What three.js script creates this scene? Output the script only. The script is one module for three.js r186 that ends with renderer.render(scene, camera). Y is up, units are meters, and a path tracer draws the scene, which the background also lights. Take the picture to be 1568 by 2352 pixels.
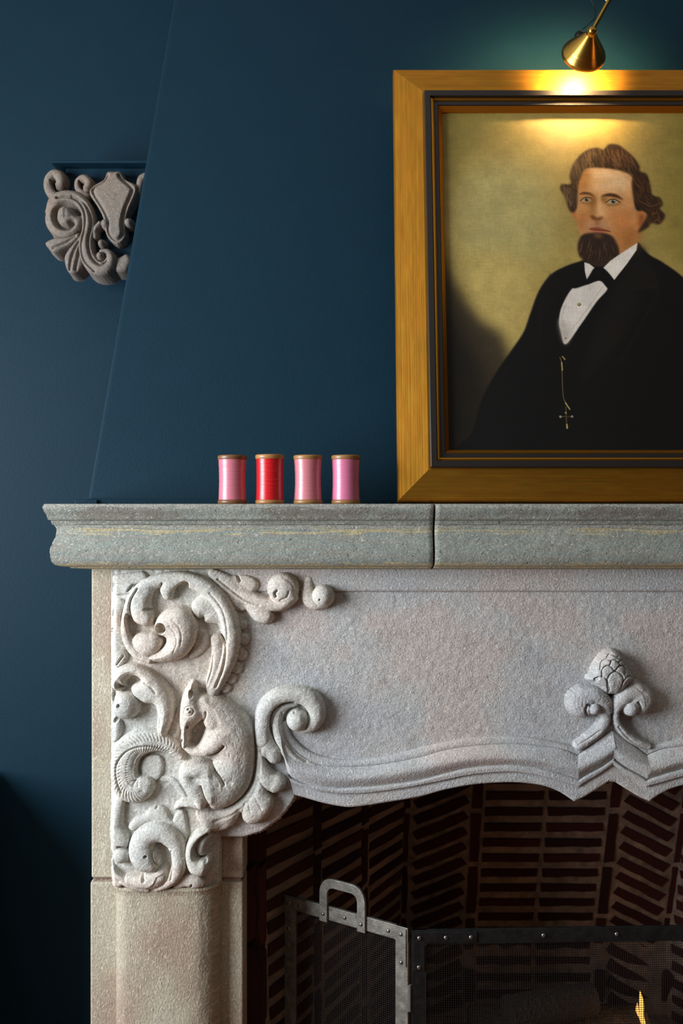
import * as THREE from 'three';
import { mergeGeometries, mergeVertices, toCreasedNormals } from 'three/addons/utils/BufferGeometryUtils.js';
import { RoundedBoxGeometry } from 'three/addons/geometries/RoundedBoxGeometry.js';
import { RectAreaLightUniformsLib } from 'three/addons/lights/RectAreaLightUniformsLib.js';

// ------------------------------------------------------------------ camera, light, exposure
RectAreaLightUniformsLib.init();
const scene = new THREE.Scene();
const EYE = 1.65, CAMZ = 2.16, FOC = 2160;                 // eye height, distance to the frieze, focal length (frame 1568 x 2352)
const camera = new THREE.PerspectiveCamera(2 * Math.atan(1176 / FOC) * 180 / Math.PI, 1568 / 2352, 0.05, 60);
camera.position.set(0, EYE, CAMZ);
camera.lookAt(0, EYE, -1);
scene.background = new THREE.Color().setRGB(0.62, 0.75, 0.95);
const renderer = new THREE.WebGLRenderer();
renderer.toneMapping = THREE.LinearToneMapping;
renderer.toneMappingExposure = 1.0;
renderer.shadowMap.enabled = true;
camera.focus = 2.13; camera.userData.fStop = 2.8;
// daylight in the tall window of the left wall
const WIN = { x: -2.45, y0: 0.95, y1: 2.75, z0: 0.5, z1: 2.2 };
const daylight = new THREE.RectAreaLight(new THREE.Color().setRGB(0.90, 0.97, 1.06), 19, WIN.z1 - WIN.z0 - 0.1, WIN.y1 - WIN.y0 - 0.1);
daylight.position.set(WIN.x + 0.03, (WIN.y0 + WIN.y1) / 2, (WIN.z0 + WIN.z1) / 2);
daylight.lookAt(10, (WIN.y0 + WIN.y1) / 2, (WIN.z0 + WIN.z1) / 2);
scene.add(daylight);

// ------------------------------------------------------------------ helpers
let seedState = 1234567;
const rnd = () => { seedState = (seedState + 0x6d2b79f5) | 0; let t = Math.imul(seedState ^ (seedState >>> 15), 1 | seedState); t = (t + Math.imul(t ^ (t >>> 7), 61 | t)) ^ t; return ((t ^ (t >>> 14)) >>> 0) / 4294967296; };
const rr = (a, b) => a + (b - a) * rnd();
const lerp = (a, b, t) => a + (b - a) * t;
const clamp = (x, a, b) => Math.min(b, Math.max(a, x));
const sstep = (a, b, x) => { const t = clamp((x - a) / (b - a), 0, 1); return t * t * (3 - 2 * t); };
const V = (x, y, z) => new THREE.Vector3(x, y, z);
// measured point (x, y in the 1568 x 2352 survey grid) at its own depth z in the room
const atX = (px, z) => (px - 784) * (CAMZ - z) / FOC;
const atY = (py, z) => EYE - (py - 1176) * (CAMZ - z) / FOC;
const at = (px, py, z) => V(atX(px, z), atY(py, z), z);
const taken = new Map();
const numbered = (n) => { const k = taken.get(n) || 0; taken.set(n, k + 1); return k ? n + '_' + String(k).padStart(3, '0') : n; };
function shade(o) { o.castShadow = true; o.receiveShadow = true; return o; }
function obj(name, geo, mat, parent) {
  const g = Array.isArray(geo) ? mergeGeometries(geo.map((q) => { const c = q.index ? q.toNonIndexed() : q.clone(); for (const k of Object.keys(c.attributes)) if (!['position', 'normal', 'uv'].includes(k)) c.deleteAttribute(k); return c; })) : geo;
  const m = shade(new THREE.Mesh(g, mat));
  m.name = parent ? name : numbered(name);
  (parent || scene).add(m);
  return m;
}
function thing(name, label, category, pos = [0, 0, 0], group) {
  const o = new THREE.Group(); o.name = numbered(name); o.position.set(...pos); scene.add(o);
  o.userData = { label, category }; if (group) o.userData.group = group;
  return o;
}
const tag = (o, label, category, kind) => { o.userData.label = label; o.userData.category = category; if (kind) o.userData.kind = kind; return o; };
function box(x0, x1, y0, y1, z0, z1, r = 0) {
  const g = r ? new RoundedBoxGeometry(x1 - x0, y1 - y0, z1 - z0, 2, r) : new THREE.BoxGeometry(x1 - x0, y1 - y0, z1 - z0);
  g.translate((x0 + x1) / 2, (y0 + y1) / 2, (z0 + z1) / 2);
  return worldUV(g);
}
// uv in metres, chosen by the way each face points
function worldUV(g) {
  const p = g.attributes.position, n = g.attributes.normal, uv = new Float32Array(p.count * 2);
  for (let i = 0; i < p.count; i++) {
    const ax = Math.abs(n.getX(i)), ay = Math.abs(n.getY(i)), az = Math.abs(n.getZ(i));
    const x = p.getX(i), y = p.getY(i), z = p.getZ(i);
    if (ax > ay && ax > az) { uv[2 * i] = z; uv[2 * i + 1] = y; } else if (ay > az) { uv[2 * i] = x; uv[2 * i + 1] = z; } else { uv[2 * i] = x; uv[2 * i + 1] = y; }
  }
  g.setAttribute('uv', new THREE.BufferAttribute(uv, 2));
  return g;
}
const catmull = (pts, n, closed = false) => {              // resample points of any dimension
  const N = pts.length, D = pts[0].length, out = [], segs = closed ? N : N - 1;
  const P = (i) => closed ? pts[(i + N) % N] : i < 0 ? pts[0].map((v, k) => 2 * v - pts[1][k]) : i >= N ? pts[N - 1].map((v, k) => 2 * v - pts[N - 2][k]) : pts[i];
  for (let s = 0; s < segs; s++) for (let j = 0; j < n; j++) {
    const t = j / n, a = P(s - 1), b = P(s), c = P(s + 1), d = P(s + 2), q = [];
    for (let k = 0; k < D; k++) q.push(0.5 * (2 * b[k] + (c[k] - a[k]) * t + (2 * a[k] - 5 * b[k] + 4 * c[k] - d[k]) * t * t + (3 * b[k] - a[k] - 3 * c[k] + d[k]) * t * t * t));
    out.push(q);
  }
  if (!closed) out.push(pts[N - 1].slice());
  return out;
};
// a grid of points [row][col] = [x, y, z] as a smooth surface
function surface(rows, uvf, creased) {
  const R = rows.length, C = rows[0].length, pos = [], uv = [], idx = [];
  for (const r of rows) for (const p of r) { pos.push(p[0], p[1], p[2]); uv.push(...uvf(p)); }
  for (let i = 0; i < R - 1; i++) for (let j = 0; j < C - 1; j++) { const a = i * C + j, b = a + 1, c = a + C, d = c + 1; idx.push(a, c, b, b, c, d); }
  const g = new THREE.BufferGeometry();
  g.setAttribute('position', new THREE.Float32BufferAttribute(pos, 3));
  g.setAttribute('uv', new THREE.Float32BufferAttribute(uv, 2));
  g.setIndex(idx); g.computeVertexNormals();
  return creased ? toCreasedNormals(g, creased) : g;
}
// value noise that wraps
const PERM = new Float32Array(65536); for (let i = 0; i < 65536; i++) PERM[i] = rnd();
const hash = (x, y, s) => PERM[((x * 374761393 + y * 668265263 + s * 2147483647) ^ ((x * 73856093) ^ (y * 19349663) ^ (s * 83492791)) >>> 3) & 65535];
function vnoise(x, y, per, s) {
  const xi = Math.floor(x), yi = Math.floor(y), fx = x - xi, fy = y - yi, u = fx * fx * (3 - 2 * fx), v = fy * fy * (3 - 2 * fy);
  const a = ((xi % per) + per) % per, b = (a + 1) % per, c = ((yi % per) + per) % per, d = (c + 1) % per;
  return lerp(lerp(hash(a, c, s), hash(b, c, s), u), lerp(hash(a, d, s), hash(b, d, s), u), v);
}
function fbm(x, y, per, oct, s) { let f = 0, a = 0.5, t = 0; for (let o = 0; o < oct; o++) { f += a * vnoise(x, y, per, s + o); t += a; x *= 2; y *= 2; per *= 2; a *= 0.5; } return f / t; }
function texture(data, n, srgb, rep) {
  const t = new THREE.DataTexture(data, n, n, THREE.RGBAFormat); t.wrapS = t.wrapT = THREE.RepeatWrapping; t.magFilter = THREE.LinearFilter;
  if (srgb) t.colorSpace = THREE.SRGBColorSpace; t.repeat.set(rep[0], rep[1]); t.needsUpdate = true; return t;
}
// paint(u, v) with u, v in 0..1 -> [r, g, b (sRGB 0..255), height 0..1]
function makeMaps(n, rep, paint) {
  const c = new Uint8Array(n * n * 4), h = new Uint8Array(n * n * 4);
  for (let j = 0; j < n; j++) for (let i = 0; i < n; i++) {
    const q = paint(i / n, j / n), o = (j * n + i) * 4;
    for (let k = 0; k < 3; k++) { c[o + k] = clamp(q[k], 0, 255); h[o + k] = clamp(q[3] * 255, 0, 255); }
    c[o + 3] = h[o + 3] = 255;
  }
  return { map: texture(c, n, true, rep), bump: texture(h, n, false, rep) };
}
const mix3 = (a, b, t) => [lerp(a[0], b[0], t), lerp(a[1], b[1], t), lerp(a[2], b[2], t)];

// ------------------------------------------------------------------ materials
function stoneMaps(seed, rep, base, warm, cool, light, dark, speck, streak) {
  return makeMaps(1024, rep, (u, v) => {
    const big = fbm(u * 4, v * 4, 4, 4, seed), mid = fbm(u * 18, v * 18 * streak, 18, 3, seed + 9), gr = vnoise(u * 140 + v * 140, v * 140 - u * 140, 140, seed + 20), fine = vnoise(u * 380, v * 380, 380, seed + 30), worm = fbm(u * 210, v * 210, 210, 2, seed + 40);
    let c = mix3(base, warm, sstep(0.46, 0.7, big)); c = mix3(c, cool, sstep(0.52, 0.3, big) * 0.8);
    c = mix3(c, dark, sstep(0.56, 0.78, mid) * 0.14);
    const g = 0.9 + 0.2 * fine + 0.12 * (gr - 0.5); c = c.map((x) => x * g);
    const sp = sstep(1 - speck, 1 - speck + 0.06, gr) * sstep(0.45, 0.55, mid + 0.1 * fine); c = mix3(c, light, sp * 0.5);
    const pit = sstep(0.07, 0.02, vnoise(u * 110 + v * 110 + 7, v * 110 - u * 110 + 3, 110, seed + 50)); c = mix3(c, dark, pit * 0.75);
    return [...c, clamp(0.45 + 0.3 * (worm - 0.5) * 2 + 0.22 * (gr - 0.5) + 0.12 * (fine - 0.5) + 0.2 * sp - 0.4 * pit, 0, 1)];
  });
}
const friezeT = stoneMaps(11, [1.7, 1.7], [181, 179, 174], [187, 176, 168], [173, 173, 173], [220, 217, 211], [126, 117, 108], 0.18, 1);
const jambT = stoneMaps(61, [2.0, 1.1], [190, 178, 156], [177, 157, 138], [196, 188, 168], [228, 220, 204], [126, 110, 92], 0.22, 0.25);
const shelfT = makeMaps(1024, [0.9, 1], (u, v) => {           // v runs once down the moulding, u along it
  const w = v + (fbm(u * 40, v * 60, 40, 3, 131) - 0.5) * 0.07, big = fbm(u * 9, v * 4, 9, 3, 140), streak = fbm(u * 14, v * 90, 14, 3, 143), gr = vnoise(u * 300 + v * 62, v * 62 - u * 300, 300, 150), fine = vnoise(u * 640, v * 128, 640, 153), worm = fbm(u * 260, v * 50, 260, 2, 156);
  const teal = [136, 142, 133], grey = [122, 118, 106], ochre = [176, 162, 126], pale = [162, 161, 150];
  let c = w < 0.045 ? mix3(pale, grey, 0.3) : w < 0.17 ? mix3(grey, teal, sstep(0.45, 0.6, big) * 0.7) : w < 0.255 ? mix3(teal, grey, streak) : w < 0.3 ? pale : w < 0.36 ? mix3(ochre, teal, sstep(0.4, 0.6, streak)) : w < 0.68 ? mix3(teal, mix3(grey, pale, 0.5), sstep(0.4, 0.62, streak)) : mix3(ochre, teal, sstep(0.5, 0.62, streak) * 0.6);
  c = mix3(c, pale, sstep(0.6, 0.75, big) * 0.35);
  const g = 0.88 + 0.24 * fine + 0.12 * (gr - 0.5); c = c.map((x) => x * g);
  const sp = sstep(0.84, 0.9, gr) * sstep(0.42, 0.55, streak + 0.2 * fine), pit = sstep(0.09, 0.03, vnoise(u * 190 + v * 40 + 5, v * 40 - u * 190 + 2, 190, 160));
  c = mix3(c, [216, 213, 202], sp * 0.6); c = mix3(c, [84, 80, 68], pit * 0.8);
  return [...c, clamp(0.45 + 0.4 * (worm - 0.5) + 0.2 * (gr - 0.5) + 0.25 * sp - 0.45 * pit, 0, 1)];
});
const stone = (t, bump, tint = 0xffffff) => new THREE.MeshStandardMaterial({ map: t.map, bumpMap: t.bump, bumpScale: bump, roughness: 0.93, color: tint });
const M = {};
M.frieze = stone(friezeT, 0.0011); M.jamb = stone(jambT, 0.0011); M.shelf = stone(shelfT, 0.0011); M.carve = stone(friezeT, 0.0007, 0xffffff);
M.jamb.color.setRGB(0.86, 0.85, 0.82);
M.carve.color.setRGB(1.18, 1.17, 1.09);
const paintT = makeMaps(512, [3, 3], (u, v) => { const a = fbm(u * 90, v * 90, 90, 3, 300), b = fbm(u * 5, v * 5, 5, 3, 310), k = 0.96 + 0.06 * a + 0.05 * (b - 0.5); return [9 * k, 42 * k, 56 * k, a]; });
M.paint = new THREE.MeshPhysicalMaterial({ map: paintT.map, bumpMap: paintT.bump, bumpScale: 0.0003, roughness: 0.58, specularIntensity: 0.34 });
const goldT = makeMaps(512, [7, 1], (u, v) => { const a = fbm(u * 110, v * 4, 110, 3, 400), b = fbm(u * 16, v * 16, 16, 4, 410), c = vnoise(u * 30, v * 30, 30, 420); const k = 0.86 + 0.16 * a + 0.16 * (b - 0.5); return [208 * k, (150 - 12 * c) * k, 50 * k, 0.6 * a + 0.4 * b]; });
M.gold = new THREE.MeshStandardMaterial({ map: goldT.map, bumpMap: goldT.bump, bumpScale: 0.0004, metalness: 1, roughness: 0.47 });
M.goldLine = new THREE.MeshStandardMaterial({ color: 0xc98a2c, metalness: 1, roughness: 0.4 });
M.ebony = new THREE.MeshStandardMaterial({ color: 0x1d1715, roughness: 0.42 });
M.brass = new THREE.MeshStandardMaterial({ color: 0xc09545, metalness: 1, roughness: 0.27 });
M.ivory = new THREE.MeshStandardMaterial({ color: 0xe8dcae, roughness: 0.4 });
M.darkMetal = new THREE.MeshStandardMaterial({ color: 0x1b1a18, metalness: 0.6, roughness: 0.35 });
const ironT = makeMaps(512, [4, 4], (u, v) => { const a = fbm(u * 20, v * 20, 20, 4, 500), b = vnoise(u * 120, v * 120, 120, 510), k = 0.75 + 0.5 * a; return [128 * k, 124 * k, 115 * k, 0.5 * a + 0.3 * b]; });
M.iron = new THREE.MeshStandardMaterial({ map: ironT.map, bumpMap: ironT.bump, bumpScale: 0.001, metalness: 0.55, roughness: 0.5 });
M.ironDark = new THREE.MeshStandardMaterial({ map: ironT.map, bumpMap: ironT.bump, bumpScale: 0.001, metalness: 0.6, roughness: 0.45, color: 0x5a5f66 });
M.rivet = new THREE.MeshStandardMaterial({ color: 0x8d8a84, metalness: 0.9, roughness: 0.28 });
M.wire = new THREE.MeshStandardMaterial({ color: 0x231d19, metalness: 0.3, roughness: 0.6 });
const brickT = makeMaps(512, [4, 4], (u, v) => { const a = fbm(u * 12, v * 12, 12, 4, 600), b = vnoise(u * 110, v * 110, 110, 610), k = 0.7 + 0.6 * a; return [82 * k, 27 * k, 18 * k, 0.5 * a + 0.3 * b]; });
M.bricks = [1, 0.75, 0.55, 1.15].map((k) => new THREE.MeshStandardMaterial({ map: brickT.map, bumpMap: brickT.bump, bumpScale: 0.003, roughness: 0.85, color: new THREE.Color().setRGB(k, k, k) }));
const mortarT = makeMaps(512, [3, 3], (u, v) => { const a = fbm(u * 14, v * 14, 14, 4, 700), b = vnoise(u * 100, v * 100, 100, 710), k = 0.7 + 0.55 * a; return [146 * k, 124 * k, 108 * k, 0.5 * a + 0.4 * b]; });
M.mortar = new THREE.MeshStandardMaterial({ map: mortarT.map, bumpMap: mortarT.bump, bumpScale: 0.004, roughness: 0.95 });
M.corbel = stone(friezeT, 0.001, 0xb3a699);
const woodT = makeMaps(512, [0.8, 4], (u, v) => { const a = fbm(u * 6, v * 60, 60, 3, 800), k = 0.7 + 0.5 * a; return [128 * k, 84 * k, 50 * k, a]; });
M.floor = new THREE.MeshStandardMaterial({ map: woodT.map, roughness: 0.5 });
M.ceiling = new THREE.MeshStandardMaterial({ color: 0xd8d4cb, roughness: 0.9 });
M.white = new THREE.MeshStandardMaterial({ color: 0xdedbd2, roughness: 0.6 });
M.glass = new THREE.MeshPhysicalMaterial({ transmission: 1, thickness: 0, roughness: 0, color: 0xffffff });
M.darkWood = new THREE.MeshStandardMaterial({ map: woodT.map, color: 0x5a3a28, roughness: 0.5 });

// ------------------------------------------------------------------ the room
const ROOM = { x0: -2.5, x1: 3.4, y1: 3.5, zb: -0.62, zf: 4.4 };
const CX = 0.622;                                          // centre line of the fireplace
const S = (name, geo, mat, label, category) => tag(obj(name, geo, mat), label, category, 'structure');
S('floor', box(ROOM.x0 - 0.15, ROOM.x1 + 0.15, -0.15, 0, -1.3, ROOM.zf + 0.15), M.floor, 'brown wooden floor of the room', 'floor');
S('ceiling', box(ROOM.x0 - 0.15, ROOM.x1 + 0.15, ROOM.y1, ROOM.y1 + 0.15, -1.3, ROOM.zf + 0.15), M.ceiling, 'off-white ceiling of the room', 'ceiling');
S('wall_back', box(ROOM.x0 - 0.15, -0.40, 0, ROOM.y1, ROOM.zb - 0.15, ROOM.zb), M.paint, 'dark blue painted wall to the left of the chimney hood', 'wall');
S('wall_back_right', box(2 * CX + 0.40, ROOM.x1 + 0.15, 0, ROOM.y1, ROOM.zb - 0.15, ROOM.zb), M.paint, 'dark blue painted wall to the right of the chimney hood', 'wall');
S('wall_right', box(ROOM.x1, ROOM.x1 + 0.15, 0, ROOM.y1, ROOM.zb, ROOM.zf), M.paint, 'dark blue wall on the right side of the room', 'wall');
S('wall_front', box(ROOM.x0 - 0.15, ROOM.x1 + 0.15, 0, ROOM.y1, ROOM.zf, ROOM.zf + 0.15), M.paint, 'dark blue wall behind the viewer', 'wall');
{
  const s = new THREE.Shape([[ROOM.zb, 0], [ROOM.zf, 0], [ROOM.zf, ROOM.y1], [ROOM.zb, ROOM.y1]].map((p) => new THREE.Vector2(...p)));
  s.holes.push(new THREE.Path([[WIN.z0, WIN.y0], [WIN.z0, WIN.y1], [WIN.z1, WIN.y1], [WIN.z1, WIN.y0]].map((p) => new THREE.Vector2(...p))));
  const g = new THREE.ExtrudeGeometry(s, { depth: 0.15, bevelEnabled: false }); g.rotateY(-Math.PI / 2); g.translate(ROOM.x0, 0, 0);
  S('wall_left', worldUV(g), M.paint, 'dark blue wall with a tall window on the left side of the room', 'wall');
  const f = [], x0 = ROOM.x0 - 0.1, x1 = ROOM.x0 - 0.04;
  f.push(box(x0, x1, WIN.y0, WIN.y0 + 0.05, WIN.z0, WIN.z1), box(x0, x1, WIN.y1 - 0.05, WIN.y1, WIN.z0, WIN.z1), box(x0, x1, WIN.y0, WIN.y1, WIN.z0, WIN.z0 + 0.05), box(x0, x1, WIN.y0, WIN.y1, WIN.z1 - 0.05, WIN.z1));
  const w = S('window_1', f, M.white, 'white framed window in the left wall', 'window');
  obj('pane', box(x0 + 0.02, x0 + 0.026, WIN.y0 + 0.05, WIN.y1 - 0.05, WIN.z0 + 0.05, WIN.z1 - 0.05), M.glass, w);
}
// chimney breast: masonry either side of the firebox and above it
const JX0 = -0.574, OPX = -0.2256;                         // outer end of the surround, edge of the opening
const HEADY = 1.12;
S('chimney_breast', [box(JX0 + 0.004, OPX - 0.004, 0, 1.62, ROOM.zb, -0.1), box(2 * CX - OPX + 0.004, 2 * CX - JX0 - 0.004, 0, 1.62, ROOM.zb, -0.1), box(JX0 + 0.004, 2 * CX - JX0 - 0.004, HEADY, 1.62, -1.15, -0.1),
  box(JX0 + 0.3, OPX + 0.0, 0, HEADY, -1.15, ROOM.zb), box(2 * CX - OPX, 2 * CX - JX0 - 0.3, 0, HEADY, -1.15, ROOM.zb), box(JX0 + 0.3, 2 * CX - JX0 - 0.3, 0, HEADY, -1.25, -1.15)], M.mortar, 'sooty masonry of the chimney behind the stone surround', 'chimney');
// tapering hood
const SHELF = 1.668;
const HOOD = { x0: -0.622, z0: -0.14, x1: -0.4547, y1: 3.025, z1: -0.384 };
const hoodT = (y) => (y - SHELF) / (HOOD.y1 - SHELF), hoodX = (y) => lerp(HOOD.x0, HOOD.x1, hoodT(y)), hoodZ = (y) => lerp(HOOD.z0, HOOD.z1, hoodT(y));
{
  const y0 = SHELF - 0.01, y1 = ROOM.y1, r = 0.004, rows = [];
  for (let i = 0; i <= 30; i++) {
    const y = lerp(y0, y1, i / 30), x = hoodX(y), z = hoodZ(y), xr = 2 * CX - x;
    rows.push([[x, y, -1.2], [x, y, z - r * 3], [x, y, z - r], [x + r * 0.3, y, z - r * 0.3], [x + r, y, z], [x + r * 3, y, z], [CX - 0.4, y, z], [CX, y, z], [CX + 0.4, y, z], [xr - r * 3, y, z], [xr - r, y, z], [xr, y, z - r], [xr, y, z - 3 * r], [xr, y, -1.2]]);
  }
  S('chimney_hood', surface(rows, (p) => [p[0] + p[2], p[1]]), M.paint, 'dark blue plastered chimney hood tapering upward above the mantel shelf', 'chimney hood');
  const g1 = box(HOOD.x0 - 0.024, HOOD.x0 + 0.03, SHELF, SHELF + 0.012, -0.6, HOOD.z0 + 0.02, 0.002), g2 = box(HOOD.x0 + 0.002, 2 * CX - HOOD.x0 + 0.01, SHELF, SHELF + 0.014, HOOD.z0 - 0.02, HOOD.z0 + 0.012, 0.003);
  S('trim_1', [g1, g2], M.paint, 'thin dark blue base moulding where the hood meets the mantel shelf', 'trim');
}

// ------------------------------------------------------------------ carved relief: heights in mm over the survey grid
class Relief {
  constructor(ox = 0, oy = 0, s = 1, slope = 3) { this.ox = ox; this.oy = oy; this.s = s; this.prims = []; this.mods = []; this.slope = slope; this.blend = 3; }
  pt(p) { return [this.ox + p[0] * this.s, this.oy + p[1] * this.s]; }
  stroke(pts, e = 0.3, n = 5) {                              // [x, y, half width, height]
    let h = 20; const q = pts.map((p) => { if (p[3] !== undefined) h = p[3]; return [...this.pt(p), p[2] * this.s, h]; });
    const K = this.slope, c = q.length > 1 ? catmull(q, n) : q, m = Math.max(...c.map((p) => p[2])) + 6;
    this.prims.push({ x0: Math.min(...c.map((p) => p[0])) - m, x1: Math.max(...c.map((p) => p[0])) + m, y0: Math.min(...c.map((p) => p[1])) - m, y1: Math.max(...c.map((p) => p[1])) + m, f(x, y) {
      let best = -1e9;
      for (let i = 0; i < Math.max(1, c.length - 1); i++) {
        const a = c[i], b = c[Math.min(i + 1, c.length - 1)], dx = b[0] - a[0], dy = b[1] - a[1], L = dx * dx + dy * dy;
        const t = L ? clamp(((x - a[0]) * dx + (y - a[1]) * dy) / L, 0, 1) : 0, d = Math.hypot(x - a[0] - dx * t, y - a[1] - dy * t);
        const w = a[2] + (b[2] - a[2]) * t, H = a[3] + (b[3] - a[3]) * t, s = w - d, k = s / w;
        const v = s >= 0 ? H * (e + (1 - e) * Math.pow(1 - Math.pow(1 - k, 2.3), 1 / 2.3)) : H * e + s * K;
        if (v > best) best = v;
      }
      return best;
    } });
    return this;
  }
  ball(x, y, r, H, e = 0.2) { return this.stroke([[x, y, r, H]], e); }
  poly(pts, H, R, e = 0.35, smooth = 4, fn) {
    const K = this.slope, q = pts.map((p) => this.pt(p)), c = smooth ? catmull(q, smooth, true) : q, n = c.length, Rp = R * this.s;
    this.prims.push({ x0: Math.min(...c.map((p) => p[0])) - 5, x1: Math.max(...c.map((p) => p[0])) + 5, y0: Math.min(...c.map((p) => p[1])) - 5, y1: Math.max(...c.map((p) => p[1])) + 5, f(x, y) {
      let d2 = 1e9, inside = false;
      for (let i = 0, j = n - 1; i < n; j = i++) {
        const a = c[j], b = c[i], dx = b[0] - a[0], dy = b[1] - a[1], L = dx * dx + dy * dy || 1e-9;
        const t = clamp(((x - a[0]) * dx + (y - a[1]) * dy) / L, 0, 1), ex = x - a[0] - dx * t, ey = y - a[1] - dy * t, dd = ex * ex + ey * ey;
        if (dd < d2) d2 = dd;
        if ((b[1] > y) !== (a[1] > y) && x < (a[0] - b[0]) * (y - b[1]) / (a[1] - b[1]) + b[0]) inside = !inside;
      }
      const d = Math.sqrt(d2), k = Math.min(1, d / Rp), HH = fn ? H * fn(x, y) : H;
      return inside ? HH * (e + (1 - e) * Math.pow(1 - Math.pow(1 - k, 2.3), 1 / 2.3)) : HH * e - d * K;
    } });
    return this;
  }
  groove(pts, w, depth, n = 6) {
    const c = catmull(pts.map((p) => this.pt(p)), n), W = w * this.s, m = W * 2.2;
    this.mods.push({ x0: Math.min(...c.map((p) => p[0])) - m, x1: Math.max(...c.map((p) => p[0])) + m, y0: Math.min(...c.map((p) => p[1])) - m, y1: Math.max(...c.map((p) => p[1])) + m, f(x, y, h) {
      let d = 1e9;
      for (let i = 0; i < c.length - 1; i++) { const a = c[i], b = c[i + 1], dx = b[0] - a[0], dy = b[1] - a[1], t = clamp(((x - a[0]) * dx + (y - a[1]) * dy) / (dx * dx + dy * dy || 1e-9), 0, 1); d = Math.min(d, Math.hypot(x - a[0] - dx * t, y - a[1] - dy * t)); }
      return h - depth * Math.exp(-(d / W) * (d / W));
    } });
    return this;
  }
  pit(x, y, rx, ry, ang, depth) {
    const [cx, cy] = this.pt([x, y]), a = rx * this.s, b = ry * this.s, m = Math.max(a, b) * 1.4, c = Math.cos(ang), s = Math.sin(ang);
    this.mods.push({ x0: cx - m, x1: cx + m, y0: cy - m, y1: cy + m, f(X, Y, h) { const u = ((X - cx) * c + (Y - cy) * s) / a, v = (-(X - cx) * s + (Y - cy) * c) / b; return h - depth * (1 - sstep(0.75, 1.15, Math.hypot(u, v))); } });
    return this;
  }
  build(name, mat, parent, { zb = 0.015, base = 0, ground = () => 0, step = 1.4, lump = 0.8, clipLeft = -1e9, floor = -6 } = {}) {
    const bl = this.blend, P = this.prims, x0 = Math.max(Math.min(...P.map((p) => p.x0)), clipLeft - 4), x1 = Math.max(...P.map((p) => p.x1)), y0 = Math.min(...P.map((p) => p.y0)), y1 = Math.max(...P.map((p) => p.y1));
    const nx = Math.ceil((x1 - x0) / step) + 1, ny = Math.ceil((y1 - y0) / step) + 1, H = new Float32Array(nx * ny).fill(-200);
    const span = (p, f) => { for (let j = Math.max(0, Math.floor((p.y0 - y0) / step)); j < Math.min(ny, (p.y1 - y0) / step + 1); j++) for (let i = Math.max(0, Math.floor((p.x0 - x0) / step)); i < Math.min(nx, (p.x1 - x0) / step + 1); i++) f(j * nx + i, x0 + i * step, y0 + j * step); };
    for (const p of P) span(p, (k, x, y) => { const a = H[k], b = p.f(x, y), d = Math.abs(a - b); H[k] = Math.max(a, b) + (d < bl && a > 0 && b > 0 ? (bl - d) * (bl - d) / (4 * bl) : 0); });
    for (const p of this.mods) span(p, (k, x, y) => { if (H[k] > 0) H[k] = p.f(x, y, H[k]); });
    const id = new Int32Array(nx * ny).fill(-1), pos = [], uv = [], idx = [], kk = (CAMZ - zb) / FOC;
    const vert = (i, j) => {
      const k = j * nx + i; if (id[k] >= 0) return id[k];
      const px = x0 + i * step, py = y0 + j * step; let h = H[k];
      if (px < clipLeft) h = Math.min(h, floor);
      h = Math.max(h, floor); if (h > 0) h = h * 1.05 + lump * (fbm(px * 0.09 + 40, py * 0.09 + 40, 4096, 2, 77) - 0.5) * 2;
      const X = (px - 784) * kk, Y = EYE - (py - 1176) * kk;
      pos.push(X, Y, base + (ground(px, py) + h) / 1000); uv.push(X, Y);
      return (id[k] = pos.length / 3 - 1);
    };
    for (let j = 0; j < ny - 1; j++) for (let i = 0; i < nx - 1; i++) {
      const k = j * nx + i; if (Math.max(H[k], H[k + 1], H[k + nx], H[k + nx + 1]) < floor + 1 || x0 + (i + 1) * step < clipLeft) continue;
      const a = vert(i, j), b = vert(i + 1, j), c = vert(i, j + 1), d = vert(i + 1, j + 1); idx.push(a, c, b, b, c, d);
    }
    const g = new THREE.BufferGeometry();
    g.setAttribute('position', new THREE.Float32BufferAttribute(pos, 3)); g.setAttribute('uv', new THREE.Float32BufferAttribute(uv, 2)); g.setIndex(idx); g.computeVertexNormals();
    return obj(name, g, mat, parent);
  }
}

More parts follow.
